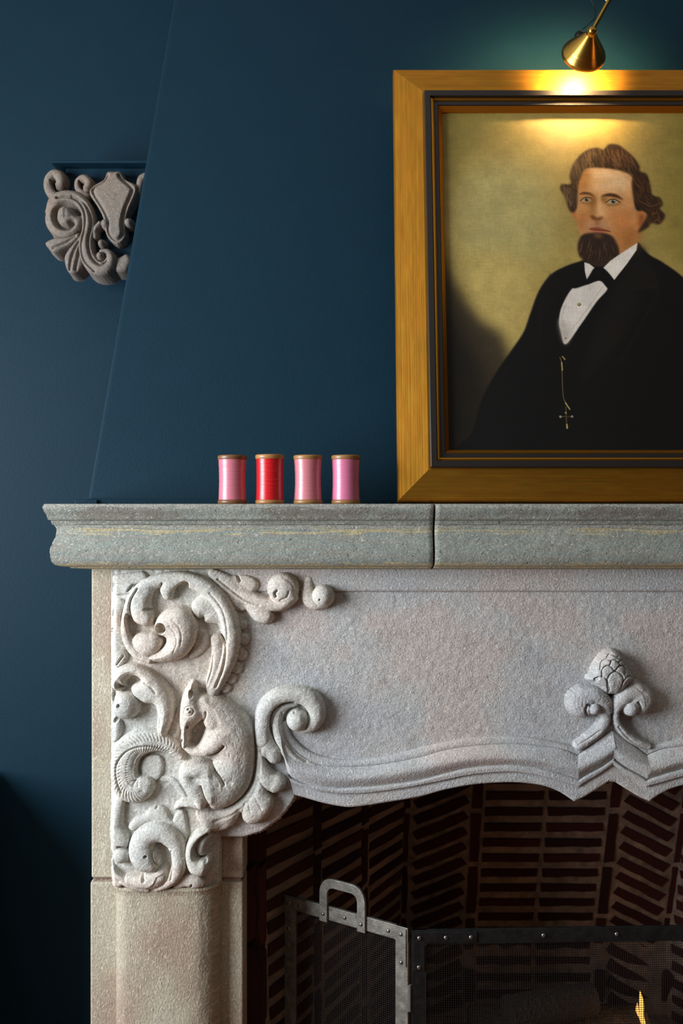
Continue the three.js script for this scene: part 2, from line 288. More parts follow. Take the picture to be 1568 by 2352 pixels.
// ------------------------------------------------------------------ stone fireplace surround
const surround = thing('fireplace_surround', 'carved pale stone fireplace surround with a greenish moulded mantel shelf', 'fireplace');
{
  // --- mantel shelf: moulded profile returned round the ends, in blocks
  const prof = [[103, 1157], [99, 1161], [98, 1166], [100, 1174], [107, 1184], [108, 1190], [110, 1194], [117, 1195.5], [117.5, 1199], [119, 1204.5], [124, 1206], [126, 1209], [130, 1217], [127, 1233], [121, 1246], [116, 1257], [114, 1268], [114.5, 1279], [118, 1290], [127, 1298], [140, 1300.5], [160, 1302], [162, 1305], [206, 1307]]
    .map(([px, py]) => { const off = 784 - px, p = (off * CAMZ - 574 * CAMZ) / (FOC + off); return [p, atY(py, p)]; });
  const fine = []; for (let i = 0; i < prof.length - 1; i++) for (let j = 0; j < 2; j++) fine.push([lerp(prof[i][0], prof[i + 1][0], j / 2), lerp(prof[i][1], prof[i + 1][1], j / 2)]); fine.push(prof[prof.length - 1]);
  let ARC = 0; for (let i = 1; i < fine.length; i++) ARC += Math.hypot(fine[i][0] - fine[i - 1][0], fine[i][1] - fine[i - 1][1]);
  const block = (xa, xb, leftEnd, rightEnd, seed) => {
    const cols = [], path = [];
    const yTop = fine[0][1], yBot = fine[fine.length - 1][1];
    if (leftEnd) for (let i = 0; i <= 40; i++) path.push({ k: 'L', z: lerp(ROOM.zb, 0, i / 40) });
    const n = Math.round((xb - xa) / 0.006); for (let i = 0; i <= n; i++) path.push({ k: 'F', x: lerp(xa, xb, i / n), t: i / n });
    if (rightEnd) for (let i = 0; i <= 40; i++) path.push({ k: 'R', z: lerp(0, ROOM.zb, i / 40) });
    const rows = path.map((q, qi) => {
      const row = [];
      for (let i = 0; i < fine.length; i++) {
        let [p, y] = fine[i];
        const s = qi * 0.31 + seed, w = (fbm(s, i * 0.55 + seed, 4096, 3, 91) - 0.5) * 0.0022 + (vnoise(s * 2.3, i * 0.9, 4096, 97) - 0.5) * 0.0007, p2 = p + w, y2 = i === 0 ? y : y + w * 0.4;
        if (q.k === 'L') row.push([xa - p2, y2, q.z + (q.z === 0 ? p2 : 0)]);
        else if (q.k === 'R') row.push([xb + p2, y2, q.z + (q.z === 0 ? p2 : 0)]);
        else {
          const ch = Math.max(0, 0.004 - Math.min(leftEnd ? 1 : q.x - xa, rightEnd ? 1 : xb - q.x)) * 0.8;
          let x = q.x; if (leftEnd && q.t === 0) x = xa - p2; if (rightEnd && q.t === 1) x = xb + p2;
          row.push([x, y2, p2 - ch]);
        }
      }
      let arc = 0; const along = q.k === 'F' ? q.x : q.k === 'L' ? xa + q.z : xb - q.z; row.forEach((p, i) => { if (i) arc += Math.hypot(fine[i][0] - fine[i - 1][0], fine[i][1] - fine[i - 1][1]); p.push(q.k === 'F' ? p[0] : along, arc / ARC); });
      const e = row[0], l = row[row.length - 1];
      return [[clamp(e[0], xa + 0.0, xb), yTop, ROOM.zb, along, -0.6], ...row, [l[0], yBot, Math.min(l[2], -0.05), along, 0.97]];
    });
    const g = surface(rows, (p) => [p[3], p[4]]);
    const caps = [];
    for (const [end, r] of [[leftEnd, rows[0]], [rightEnd, rows[rows.length - 1]]]) if (!end) {
      const sh = new THREE.Shape(r.map((p) => new THREE.Vector2(p[2], p[1]))), c = new THREE.ShapeGeometry(sh); c.rotateY(-Math.PI / 2); c.translate(r[0][0], 0, 0); caps.push(worldUV(c));
    }
    return [g, ...caps];
  };
  const XJ = atX(995.5, 0.06), XR = 2 * CX - XJ;
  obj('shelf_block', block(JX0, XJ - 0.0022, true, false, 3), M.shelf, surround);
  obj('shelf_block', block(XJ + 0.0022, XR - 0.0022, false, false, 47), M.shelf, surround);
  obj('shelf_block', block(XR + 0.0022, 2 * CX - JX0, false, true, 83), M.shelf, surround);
  for (const x of [XJ, XR]) obj('joint_mortar', box(x - 0.003, x + 0.003, 1.535, SHELF - 0.004, ROOM.zb, 0.03), M.mortar, surround);

  // --- frieze panel
  const left = [[258, 1300], [258, 1916], [483, 1916], [520, 1921.5], [560, 1921.5], [600, 1909], [640, 1880], [665, 1850], [678, 1828]];
  // arch moulding: stations across, each with the edge and five lines of the moulding above it
  const zv = ([x, y]) => [560 + x * 0.2551, 1560 + y * 0.2551], zm = ([x, y]) => [960 + x * 0.2551, 1660 + y * 0.2551], zc = ([x, y]) => [1280 + x * 0.18367, 1480 + y * 0.18367];
  const segA = [
    ...[[[445, 1040], [415, 910], [395, 850], [345, 600], [322, 400], [385, 370]], [[450, 1045], [430, 925], [412, 880], [375, 690], [345, 500], [400, 450]], [[455, 1050], [462, 940], [445, 900], [420, 770], [400, 600], [450, 540]],
      [[560, 1080], [560, 968], [550, 945], [540, 812], [520, 710], [560, 640]],
      [[700, 1120], [690, 1005], [690, 972], [680, 838], [660, 770], [700, 700]],
      [[850, 1150], [850, 1024], [845, 987], [840, 857], [830, 792], [850, 728]],
      [[960, 1160], [970, 1027], [970, 977], [980, 872], [980, 792], [990, 736]],
      [[1100, 1145], [1110, 1020], [1110, 970], [1120, 862], [1120, 785], [1120, 725]],
      [[1300, 1115], [1310, 995], [1310, 950], [1310, 838], [1310, 760], [1310, 697]]].map((r) => r.map(zv)),
    ...[[[0, 678], [0, 562], [0, 522], [0, 400], [0, 320], [0, 240]],
      [[250, 610], [250, 512], [250, 455], [250, 345], [250, 250], [250, 180]],
      [[500, 565], [500, 462], [500, 402], [500, 302], [500, 212], [500, 140]],
      [[800, 545], [800, 440], [800, 382], [800, 296], [800, 196], [800, 125]],
      [[1000, 555], [1000, 458], [1000, 398], [1000, 305], [1000, 203], [1000, 140]],
      [[1150, 580], [1150, 490], [1150, 425], [1150, 328], [1150, 220], [1150, 162]],
      [[1280, 632], [1290, 530], [1300, 468], [1300, 370], [1300, 243], [1290, 192]]].map((r) => r.map(zm)),
    [[215, 1975], [262, 1775], [265, 1700], [230, 1530], [255, 1395], [228, 1295]].map(zc)];
  const segB = [segA[segA.length - 1], ...[[[330, 1925], [350, 1715], [350, 1640], [350, 1480], [380, 1300], [340, 1220]], [[480, 1835], [520, 1615], [530, 1545], [550, 1370], [550, 1180], [500, 1120]], [[650, 1728], [690, 1498], [700, 1422], [705, 1270], [680, 1075], [650, 1000]]].map((r) => r.map(zc))];
  const resample = (seg, n) => { const out = []; const per = seg[0].map((_, k) => catmull(seg.map((s) => s[k]), n)); for (let i = 0; i < per[0].length; i++) out.push(per.map((c) => c[i])); return out; };
  const A = resample(segA, 14), B = resample(segB, 16);
  const half = [...A, ...B.slice(1)];
  const mirrorPx = (p) => [2 * 1406 - p[0], p[1]];
  const stations = [...half, ...half.slice(0, -1).reverse().map((s) => s.map(mirrorPx))];
  const ROWS = [[5, 0, -4], [5, 0, 3], [5, 0.1, 7], [5, 0.45, 9.5], [5, 0.85, 11], [5, 0.96, 8], [4, 0, 13.5], [4, 0.15, 16], [4, 0.45, 21], [4, 0.75, 25], [3, 0, 27], [3, 0.2, 26.5], [3, 0.45, 23], [3, 0.7, 18], [3, 0.88, 14.5], [3, 0.97, 11.5], [2, 0.02, 18], [2, 0.4, 17.5], [2, 0.85, 17], [2, 0.98, 15], [1, 0.02, 9.5], [1, 0.3, 11.5], [1, 0.8, 11], [1, 0.93, 9.5], [1, 1, 5], [1, 1, -20], [1, 1, -100]];
  const grid = ROWS.map(([c, t, h]) => stations.map((s, i) => {
    const a = s[c], b = s[c - 1] || s[0], px = lerp(a[0], b[0], t), py = lerp(a[1], b[1], t), z = h / 1000 + (h > 0 ? (fbm(px * 0.02, py * 0.05, 4096, 2, 55) - 0.5) * 0.002 : 0), kz = 0.012;
    return [atX(px, kz), atY(py, kz), z];
  }));
  for (let j = 0; j < stations.length; j++) { let a = 0; for (let i = 0; i < grid.length; i++) { if (i) a += Math.hypot(grid[i][j][0] - grid[i - 1][j][0], grid[i][j][1] - grid[i - 1][j][1], grid[i][j][2] - grid[i - 1][j][2]); grid[i][j].push(a); } }
  obj('arch_moulding', surface(grid, (p) => [p[0], -p[3]]), M.frieze, surround);
  // panel behind the moulding
  const edge = stations.map((s) => [lerp(s[0][0], s[1][0], 0.3), lerp(s[0][1], s[1][1], 0.3)]).filter((_, i) => i % 3 === 0);
  const outline = [...left, ...edge, ...left.slice().reverse().map(mirrorPx)];
  const sh = new THREE.Shape(outline.map(([x, y]) => new THREE.Vector2(atX(x, 0), atY(y, 0))));
  const pg = new THREE.ExtrudeGeometry(sh, { depth: 0.088, bevelEnabled: true, bevelThickness: 0.006, bevelSize: 0.004, bevelOffset: -0.004, bevelSegments: 2, curveSegments: 4 }); pg.translate(0, 0, -0.098);
  obj('panel_core', worldUV(pg), M.frieze, surround);
  const face = new Relief(); face.poly(outline, 1, 3, 1, 0); face.build('frieze_panel', M.frieze, surround, { base: -0.001, zb: 0, step: 3, lump: 0.7, floor: -8 });
  // narrow fascia under the shelf
  const band = new THREE.Shape([[-0.02, 0.052], [0.008, 0.052], [0.008, 0.006], [0.006, 0.002], [0.002, 0], [-0.02, -0.001]].map((p) => new THREE.Vector2(...p)));
  const bgeo = new THREE.ExtrudeGeometry(band, { depth: 2 * (CX - atX(258, 0)), bevelEnabled: false }); bgeo.rotateY(Math.PI / 2); bgeo.scale(1, 1, -1); bgeo.translate(atX(258, 0), atY(1359, 0.004), 0);
  const bi = bgeo.index ? bgeo.toNonIndexed() : bgeo; { const p = bi.attributes.position.array; for (let i = 0; i < p.length; i += 9) for (let k = 0; k < 3; k++) { const t = p[i + 3 + k]; p[i + 3 + k] = p[i + 6 + k]; p[i + 6 + k] = t; } bi.computeVertexNormals(); }
  obj('fascia_band', worldUV(bi), M.frieze, surround);

  // --- jambs
  for (const side of [1, -1]) {
    const mx = (x) => side > 0 ? x : 2 * CX - x;
    const bx = (a, b, ...r) => { const p = mx(a), q = mx(b); return box(Math.min(p, q), Math.max(p, q), ...r); };
    const zj = -0.015, jy = atY(2021.5, zj);
    obj('jamb_block', bx(atX(209, zj), atX(560, zj), jy + 0.0035, atY(1304, zj), -0.1, zj, 0.006), M.jamb, surround);
    obj('jamb_block', bx(atX(206.5, zj), atX(559, zj), 0, jy - 0.0035, -0.1, zj, 0.006), M.jamb, surround);
    obj('joint_mortar', bx(atX(214, zj), atX(553, zj), jy - 0.006, jy + 0.006, -0.09, zj - 0.005), M.mortar, surround);
    // half-round shaft
    const pr = catmull([[258, -17], [262, -6], [264, 8], [269, 20], [282, 30], [305, 35], [380, 37], [445, 35], [470, 29], [488, 18], [498, 4], [502, -9], [505, -17]], 4);
    const shaft = (y0, y1, grow, lip) => {
      const ys = []; const n = Math.max(3, Math.round((y1 - y0) / 8)); for (let i = 0; i <= n; i++) ys.push(lerp(y0, y1, i / n));
      const rows = []; for (const y of ys) rows.push(pr.map(([x, z]) => { const w = (fbm(x * 0.05 + 9, y * 0.02 + 3, 4096, 3, 66) - 0.5) * 2.2; const Z = (z + (z > -10 ? grow + w : 0)) / 1000; return [mx(atX(x + (x < 380 ? -grow : grow) * 0.6, 0.02)), atY(y, 0.02), Z]; }));
      if (lip) rows.unshift(pr.map(([x, z]) => [mx(atX(x, 0.02)), atY(y0 - lip, 0.02), -0.017]));
      return surface(rows, (p) => [p[0] + p[2] * 0.6, p[1]]);
    };
    obj('jamb_shaft', shaft(2051, 2890, 0, 0), M.jamb, surround);
    obj('shaft_collar', (() => { const rows = []; for (let i = 0; i <= 10; i++) { const t = i / 10, y = lerp(2033, 2053, t), g = t < 0.55 ? 1.5 + 2 * Math.sin(t / 0.55 * Math.PI) : lerp(1.5, -0.5, (t - 0.55) / 0.45); rows.push(pr.map(([x, z]) => [mx(atX(x + (x < 380 ? -g : g) * 0.6, 0.02)), atY(y, 0.02), (z + (z > -10 ? g : 0)) / 1000])); } rows.unshift(pr.map(([x]) => [mx(atX(clamp(x, 270, 495), 0.02)), atY(2032, 0.02), -0.016])); return surface(rows, (p) => [p[0], p[1]]); })(), M.jamb, surround);
    obj('corbel_core', shaft(1905, 2036, -17, 0), M.jamb, surround);
  }

  // --- carvings of the left corbel
  const ground = (x, y) => {
    const low = sstep(1740, 2010, y), e = sstep(252, 270, x), r = sstep(lerp(620, 506, sstep(1850, 1915, y)), lerp(420, 470, sstep(1850, 1915, y)), x);
    return (-4 + 14 * r * (0.25 + 0.75 * e)) + 17 * low * e * sstep(508, 470, x);
  };
  const C = { ground, clipLeft: 255 };
  const plate = new Relief(); plate.poly([[255, 1309], [640, 1309], [640, 1838], [600, 1893], [556, 1909], [502, 1909], [502, 2036], [255, 2036]], 1.5, 3, 1, 0);
  plate.build('carved_ground', M.carve, surround, { ...C, clipLeft: 252, lump: 1.6, step: 2, floor: -8 });

  // upper acanthus scroll
  const F = new Relief(240, 1300, 0.20408);
  F.stroke([[1215, 1420, 65, 20], [1320, 1210, 85, 26], [1415, 960, 95, 30], [1425, 720, 100, 31], [1345, 460, 100, 30], [1180, 265, 95, 28], [950, 155, 85, 25], [700, 150, 80, 24], [480, 215, 75, 24], [335, 345, 65, 24], [265, 520, 55, 24], [245, 720, 55, 24], [290, 870, 60, 25], [380, 980, 60, 26], [520, 1045, 50, 26]], 0.3);
  F.poly([[1180, 290], [1060, 345], [985, 430], [1000, 530], [1060, 588], [1118, 570], [1135, 630], [1210, 650], [1280, 665], [1310, 760], [1365, 800], [1410, 650], [1390, 520], [1310, 380]], 20, 140);
  F.stroke([[1265, 830, 70, 20], [1285, 960, 78, 24], [1255, 1130, 68, 24], [1200, 1290, 55, 20], [1190, 1400, 45, 16]], 0.35);
  F.groove([[1320, 780], [1365, 860], [1372, 960], [1340, 1150], [1260, 1350]], 14, 6); F.pit(1352, 830, 16, 50, -0.35, 9);
  F.groove([[1230, 1000], [1215, 1150], [1160, 1330]], 9, 4);
  F.groove([[1200, 300], [1330, 470], [1385, 680], [1390, 850]], 12, 2.5);
  F.stroke([[480, 250, 95, 22], [405, 390, 110, 28], [420, 520, 118, 30], [470, 575, 95, 30]], 0.35);
  F.pit(590, 395, 48, 115, -0.12, 30); F.pit(500, 480, 40, 16, 0.1, 10);
  F.groove([[385, 250], [315, 380], [300, 500], [330, 610]], 10, 9);
  F.stroke([[800, 170, 80, 24], [715, 250, 90, 25], [715, 320, 60, 22]], 0.35); F.groove([[660, 190], [630, 270], [650, 330]], 9, 8);
  F.pit(870, 250, 105, 55, -0.7, 26);
  F.stroke([[330, 850, 40, 20], [420, 860, 110, 27], [490, 875, 135, 32], [540, 860, 120, 32]], 0.3);
  F.pit(300, 665, 38, 130, -0.22, 24);
  F.build('scroll_carving', M.carve, surround, C);
  const F2 = new Relief(240, 1300, 0.20408);
  F2.poly([[610, 570], [700, 495], [800, 457], [900, 462], [985, 525], [1042, 625], [1047, 745], [1012, 870], [930, 980], [805, 1052], [680, 1075], [560, 1062], [480, 1015], [600, 975], [690, 890], [700, 800], [610, 760], [575, 680]], 40, 235, 0.3);
  F2.stroke([[770, 790, 45, 26], [755, 880, 55, 26], [670, 965, 45, 24], [540, 1015, 22, 22]], 0.5);
  F2.pit(652, 692, 58, 60, 0, 30);
  F2.groove([[790, 590], [860, 660], [895, 770], [880, 880]], 8, 1.3); F2.groove([[760, 660], [820, 740], [840, 850], [800, 950]], 8, 1.5);
  
  F2.build('boss_carving', M.carve, surround, C);
  const F3 = new Relief(240, 1300, 0.20408);
  F3.poly([[1040, 715], [1110, 725], [1165, 800], [1150, 900], [1085, 980], [1000, 1035], [955, 1010], [1010, 890]], 10, 60, 0.6);
  F3.build('leaf_carving', M.carve, surround, C);
  const F4 = new Relief(240, 1300, 0.20408);
  F4.stroke([[170, 420, 55, 10], [120, 560, 60, 12], [115, 740, 90, 15], [150, 900, 115, 16], [160, 1020, 90, 13], [130, 1100, 40, 8]], 0.4);
  F4.stroke([[110, 150, 50, 8], [250, 150, 70, 10], [420, 120, 60, 10]], 0.4); F4.stroke([[130, 270, 55, 8], [280, 250, 60, 10]], 0.4);
  F4.pit(290, 245, 55, 16, -0.9, 8); F4.pit(240, 370, 14, 50, 0.25, 7); F4.pit(95, 720, 25, 22, 0, 6); F4.groove([[90, 560], [110, 430], [160, 350]], 8, 5); F4.groove([[215, 1010], [185, 1050], [140, 1110]], 9, 8);
  
  F4.build('leaf_carving', M.carve, surround, C);
  const F5 = new Relief(240, 1300, 0.20408);
  for (const [x, y, r] of [[930, 385, 26], [938, 470, 30], [922, 560, 34], [893, 640, 34], [862, 705, 30], [828, 760, 30]]) { const q = [(200 + x * 0.38265 - 240) / 0.20408, (1290 + y * 0.38265 - 1300) / 0.20408]; F5.ball(q[0], q[1], r * 0.38265 / 0.20408, 9, 0.75); }
  F5.build('scallop_edging', M.carve, surround, C);

  // second scroll
  const I = new Relief(240, 1500, 0.12755);
  I.poly([[1090, 1490], [1190, 1300], [1250, 1100], [1262, 900], [1200, 690], [1080, 505], [905, 340], [700, 235], [520, 192], [350, 220], [210, 310], [150, 440], [128, 560], [180, 640], [285, 668], [350, 625], [280, 585], [300, 545], [385, 575], [402, 480], [470, 412], [560, 392], [650, 440], [660, 495], [560, 540], [500, 605], [520, 705], [580, 775], [660, 835], [745, 882], [830, 892], [905, 905], [950, 985], [972, 1120], [962, 1280], [972, 1420]], 34, 230, 0.3);
  I.groove([[760, 510], [870, 570], [960, 680]], 16, 4); I.groove([[960, 930], [1030, 1080], [1030, 1300]], 16, 3);
  I.ball(395, 925, 255, 38, 0.15); I.stroke([[120, 640, 28, 12], [150, 800, 40, 14], [200, 920, 45, 18]], 0.4); I.pit(305, 905, 24, 36, 0.2, 9); I.pit(175, 800, 30, 100, -0.2, 12);
  I.build('scroll_carving', M.carve, surround, C);
  const I2 = new Relief(240, 1500, 0.12755);
  I2.stroke([[150, 1130, 60, 8], [190, 1290, 125, 13], [180, 1430, 110, 12], [140, 1560, 60, 8]], 0.4); I2.pit(220, 1195, 40, 60, 0.6, 9);
  I2.build('leaf_carving', M.carve, surround, C);
  const I3 = new Relief(240, 1500, 0.12755);
  I3.stroke([[1590, 560, 60, 5], [1450, 900, 90, 7], [1320, 1250, 100, 8], [1220, 1480, 110, 8]], 0.4); 
  I3.build('leaf_carving', M.carve, surround, C);

  // tail
  const T = new Relief(240, 1640, 0.17429);
  const tailLine = [[1010, 550, 48, 20], [880, 415, 95, 27], [720, 350, 128, 31], [560, 350, 150, 34], [410, 400, 168, 35], [310, 500, 180, 36], [262, 640, 182, 36], [262, 800, 182, 37], [315, 920, 185, 38], [410, 970, 172, 38], [500, 950, 145, 37], [560, 910, 100, 34]];
  T.stroke(tailLine.map(([x, y, w, h]) => [x, y, w, h * 0.76]), 0.45);
  T.groove([[860, 480], [640, 405], [450, 412], [310, 470], [205, 590], [172, 720], [200, 880], [250, 1000]], 11, 6);
  const tl = catmull(tailLine, 4);
  for (let i = 2; i < tl.length - 3; i += 1.5 | 0) {
    const a = tl[i - 1], b = tl[i + 1], L = Math.hypot(b[0] - a[0], b[1] - a[1]), tx = (b[0] - a[0]) / L, ty = (b[1] - a[1]) / L, nx = ty, ny = -tx, w = tl[i][2], p = tl[i];
    const pt = (k, s) => [p[0] + nx * w * k + tx * s * w, p[1] + ny * w * k + ty * s * w];
    T.groove([pt(0.78, 0.1), pt(0.55, -0.05), pt(0.3, -0.1)], 6, 2.2, 3); T.groove([pt(-0.15, -0.1), pt(-0.5, 0.05), pt(-0.78, 0.25)], 6, 2, 3);
  }
  T.build('tail_carving', M.carve, surround, C).userData.label = 'curled bushy tail of the carved squirrel';
  const T2 = new Relief(240, 1640, 0.17429);
  T2.poly([[480, 690], [520, 590], [610, 545], [730, 550], [770, 650], [755, 775], [690, 865], [600, 835], [500, 805]], 9, 60, 0.6);
  T2.stroke([[740, 850, 40, 4], [880, 870, 45, 5], [980, 980, 40, 5], [1060, 1090, 30, 4]], 0.4);
  T2.build('leaf_carving', M.carve, surround, C);

  // squirrel
  const G = new Relief(380, 1540, 0.19133); G.blend = 10;
  G.poly([[455, 290], [600, 292], [750, 370], [880, 470], [980, 580], [1048, 700], [1068, 850], [1070, 1050], [1053, 1220], [1010, 1370], [940, 1480], [830, 1580], [700, 1640], [595, 1650], [525, 1590], [475, 1480], [440, 1360], [400, 1280], [440, 1160], [560, 1090], [578, 1000], [480, 1020], [350, 985], [270, 925], [330, 905], [400, 870], [450, 790], [490, 680], [500, 600], [480, 480], [440, 380]], 44, 300, 0.28);
  G.stroke([[700, 780, 150, 44], [600, 890, 115, 45], [480, 945, 80, 42], [350, 945, 58, 36], [250, 885, 48, 30]], 0.25);
  G.poly([[345, 130], [290, 170], [240, 240], [205, 340], [186, 480], [184, 620], [202, 720], [200, 830], [222, 905], [275, 890], [300, 800], [295, 720], [340, 655], [410, 605], [468, 550], [492, 480], [465, 400], [425, 305], [385, 235]], 45, 170, 0.3);
  G.stroke([[470, 370, 95, 37], [530, 480, 110, 40], [570, 600, 100, 41]], 0.3);
  G.poly([[500, 1120], [570, 1120], [650, 1205], [716, 1330], [700, 1470], [620, 1575], [530, 1575], [450, 1480], [415, 1370], [430, 1230]], 47, 190, 0.3);
  G.ball(455, 1290, 115, 40, 0.5);
  G.stroke([[520, 1180, 95, 44], [400, 1165, 98, 45], [280, 1190, 92, 43], [290, 1270, 105, 42], [375, 1385, 108, 41], [435, 1490, 85, 37], [445, 1590, 48, 30]], 0.3);
  G.stroke([[140, 1625, 28, 16], [215, 1575, 42, 22], [330, 1575, 45, 26], [430, 1590, 48, 28]], 0.4);
  G.groove([[715, 875], [640, 950], [560, 990], [480, 1020]], 14, 12); G.groove([[560, 1090], [620, 1180], [680, 1250], [720, 1330]], 14, 11); G.groove([[450, 1340], [490, 1470], [545, 1580]], 10, 7);
  G.groove([[505, 470], [500, 530], [470, 575], [400, 620]], 12, 8);
  G.pit(440, 225, 62, 42, 0.9, 26); G.pit(330, 250, 22, 48, -0.1, 10);
  G.groove([[250, 470], [270, 410], [330, 395], [370, 440], [350, 490], [290, 505], [250, 475]], 9, 2.2); G.ball(310, 450, 26, 47, 0.5); G.pit(305, 425, 14, 12, 0, 5); G.pit(285, 640, 14, 26, 0.2, 5); G.pit(222, 815, 14, 26, 0.2, 8);
  G.groove([[205, 690], [240, 690]], 8, 4); G.groove([[740, 1290], [800, 1310]], 24, 3);
  for (let i = 0; i < 70; i++) { const a = rr(0, 1), x = lerp(560, 1000, rnd()), y = lerp(420, 1500, a), an = 1.0 + (x - 560) / 900 + (y - 700) / 1400; G.groove([[x, y], [x + 38 * Math.cos(an), y + 38 * Math.sin(an)]], 7, 0.6, 2); }
  G.build('squirrel_carving', M.carve, surround, { ...C, step: 1.2 }).userData.label = 'seated squirrel holding its paws to its mouth, carved in relief';

  // volute and acanthus stem beside the squirrel
  const Vv = new Relief(560, 1560, 0.2551);
  Vv.stroke([[470, 430, 40, 20], [560, 440, 55, 26], [635, 385, 70, 32], [655, 285, 82, 34], [590, 180, 88, 34], [450, 140, 76, 33], [305, 170, 80, 33], [205, 275, 88, 33], [172, 430, 78, 31], [172, 560, 72, 29]], 0.28);
  Vv.ball(480, 370, 97, 44, 0.3);
  Vv.stroke([[470, 225, 26, 16], [365, 250, 38, 20], [300, 340, 48, 23], [300, 470, 52, 24], [350, 600, 58, 24], [430, 700, 62, 24], [540, 775, 62, 22], [640, 810, 50, 20]], 0.4);
  Vv.groove([[450, 205], [340, 225], [262, 290], [235, 400], [262, 540], [320, 640]], 9, 12); Vv.groove([[340, 300], [330, 420], [380, 560], [470, 680], [560, 740]], 8, 5);
  Vv.groove([[455, 290], [540, 285], [585, 350], [560, 440]], 9, 8);
  Vv.build('volute_carving', M.carve, surround, C);
  const L = new Relief(380, 1540, 0.19133);
  L.poly([[1100, 560], [1240, 560], [1255, 700], [1310, 860], [1370, 940], [1387, 1040], [1340, 1117], [1262, 1112], [1198, 1055], [1215, 1130], [1290, 1230], [1380, 1262], [1440, 1350], [1405, 1432], [1305, 1472], [1228, 1445], [1290, 1540], [1282, 1650], [1205, 1770], [1100, 1832], [1000, 1842], [930, 1790], [905, 1705], [865, 1750], [800, 1860], [700, 1920], [600, 1930], [500, 1870], [405, 1775], [378, 1680], [480, 1672], [620, 1672], [765, 1630], [905, 1535], [1005, 1420], [1065, 1290], [1092, 1050], [1088, 800]], 27, 150, 0.4, 4, (x, y) => 0.8 + 0.35 * sstep(1600, 1880, y) * sstep(470, 600, x));
  L.groove([[1150, 900], [1140, 1100], [1100, 1350], [1000, 1550], [800, 1720], [600, 1790]], 18, 2); L.groove([[1140, 960], [1190, 1060]], 12, 3); L.groove([[1130, 1300], [1210, 1420]], 12, 3); L.groove([[1090, 1520], [1160, 1650]], 10, 1.5); L.groove([[960, 1570], [920, 1720]], 10, 2); L.groove([[1000, 1560], [1030, 1700]], 9, 1.5);
  L.build('acanthus_carving', M.carve, surround, { ...C, ground: (x, y) => Math.max(ground(x, y), -1) });

  // lowest scroll
  const B2 = new Relief(240, 1640, 0.17429);
  B2.stroke([[650, 1910, 110, 36], [560, 1830, 175, 40], [520, 1690, 165, 39], [590, 1560, 145, 37], [730, 1510, 135, 36], [870, 1560, 125, 35], [970, 1670, 115, 34], [1010, 1810, 108, 33], [1005, 1950, 98, 31], [950, 2080, 85, 28], [850, 2180, 62, 24], [720, 2240, 45, 20]], 0.28);
  B2.pit(595, 1780, 20, 16, 0.5, 10); B2.groove([[740, 1930], [690, 1850], [670, 1740], [720, 1650], [780, 1640]], 14, 6); B2.groove([[880, 1700], [920, 1720], [890, 1860], [930, 1960], [910, 2100]], 12, 5);
  B2.stroke([[350, 2130, 70, 22], [520, 2150, 95, 27], [680, 2120, 115, 31], [770, 2070, 105, 31]], 0.3);
  for (let k = 0; k < 7; k++) B2.groove([[600 + k * 34, 2230 - k * 8], [690 + k * 26, 2160 - k * 12], [740 + k * 18, 2060 - k * 8]], 7, 2.5, 3);
  B2.groove([[540, 2030], [560, 2120]], 16, 9);
  B2.build('scroll_carving', M.carve, surround, C);
  const B3 = new Relief(240, 1640, 0.17429);
  B3.stroke([[220, 1110, 60, 14], [160, 1300, 100, 19], [150, 1480, 115, 23], [200, 1600, 135, 26], [250, 1640, 100, 26]], 0.35); B3.ball(250, 1805, 112, 27, 0.3); B3.stroke([[130, 1640, 80, 20], [150, 1780, 90, 20]], 0.3);
  B3.groove([[220, 1690], [300, 1700]], 12, 9); B3.groove([[115, 1800], [150, 1930], [250, 2040], [370, 2100]], 16, 14);
  B3.stroke([[120, 1930, 40, 16], [170, 2030, 55, 18], [290, 2140, 62, 20], [440, 2220, 55, 20], [600, 2260, 40, 16]], 0.35);
  B3.poly([[85, 2000], [190, 2110], [270, 2175], [240, 2232], [120, 2222], [75, 2100]], 13, 50, 0.5); B3.groove([[130, 2010], [170, 2090], [230, 2150]], 10, 7);
  B3.poly([[540, 1300], [620, 1215], [740, 1190], [825, 1240], [872, 1330], [960, 1440], [1000, 1540], [840, 1470], [680, 1400], [540, 1430], [400, 1510], [330, 1460], [420, 1340]], 13, 90, 0.45);
  B3.poly([[950, 1290], [1050, 1250], [1092, 1400], [1112, 1560], [1085, 1685], [1020, 1560], [900, 1450]], 10, 60, 0.5); B3.pit(700, 1210, 20, 16, 0, 6);
  B3.stroke([[960, 2230, 50, 10], [1080, 2160, 70, 15], [1200, 2150, 100, 18], [1280, 2170, 70, 14]], 0.35); B3.pit(1165, 2205, 14, 26, 0.3, 8);
  B3.build('leaf_carving', M.carve, surround, C);
  const K = new Relief(430, 1860, 0.10204);
  K.stroke([[500, 420, 60, 26], [320, 490, 95, 30], [170, 640, 110, 32], [110, 830, 115, 33], [150, 1020, 140, 34], [260, 1170, 190, 36], [380, 1170, 190, 36], [470, 1080, 110, 33]], 0.3);
  K.stroke([[470, 560, 90, 20], [350, 690, 100, 20], [325, 850, 85, 18], [380, 930, 60, 14]], 0.5); K.groove([[470, 470], [330, 560], [220, 720], [200, 880], [250, 980], [400, 980], [470, 1020]], 26, 13);
  K.build('volute_carving', M.carve, surround, { ...C, ground: (x, y) => Math.max(ground(x, y), 4), step: 1.2, floor: -18 });

  // leaf spray under the shelf
  const Tp = new Relief(500, 1300, 0.19133);
  Tp.stroke([[-60, 90, 60, 12], [120, 210, 105, 16], [300, 340, 100, 19], [480, 440, 95, 22], [650, 470, 80, 24], [780, 450, 75, 27], [880, 360, 85, 30]], 0.35);
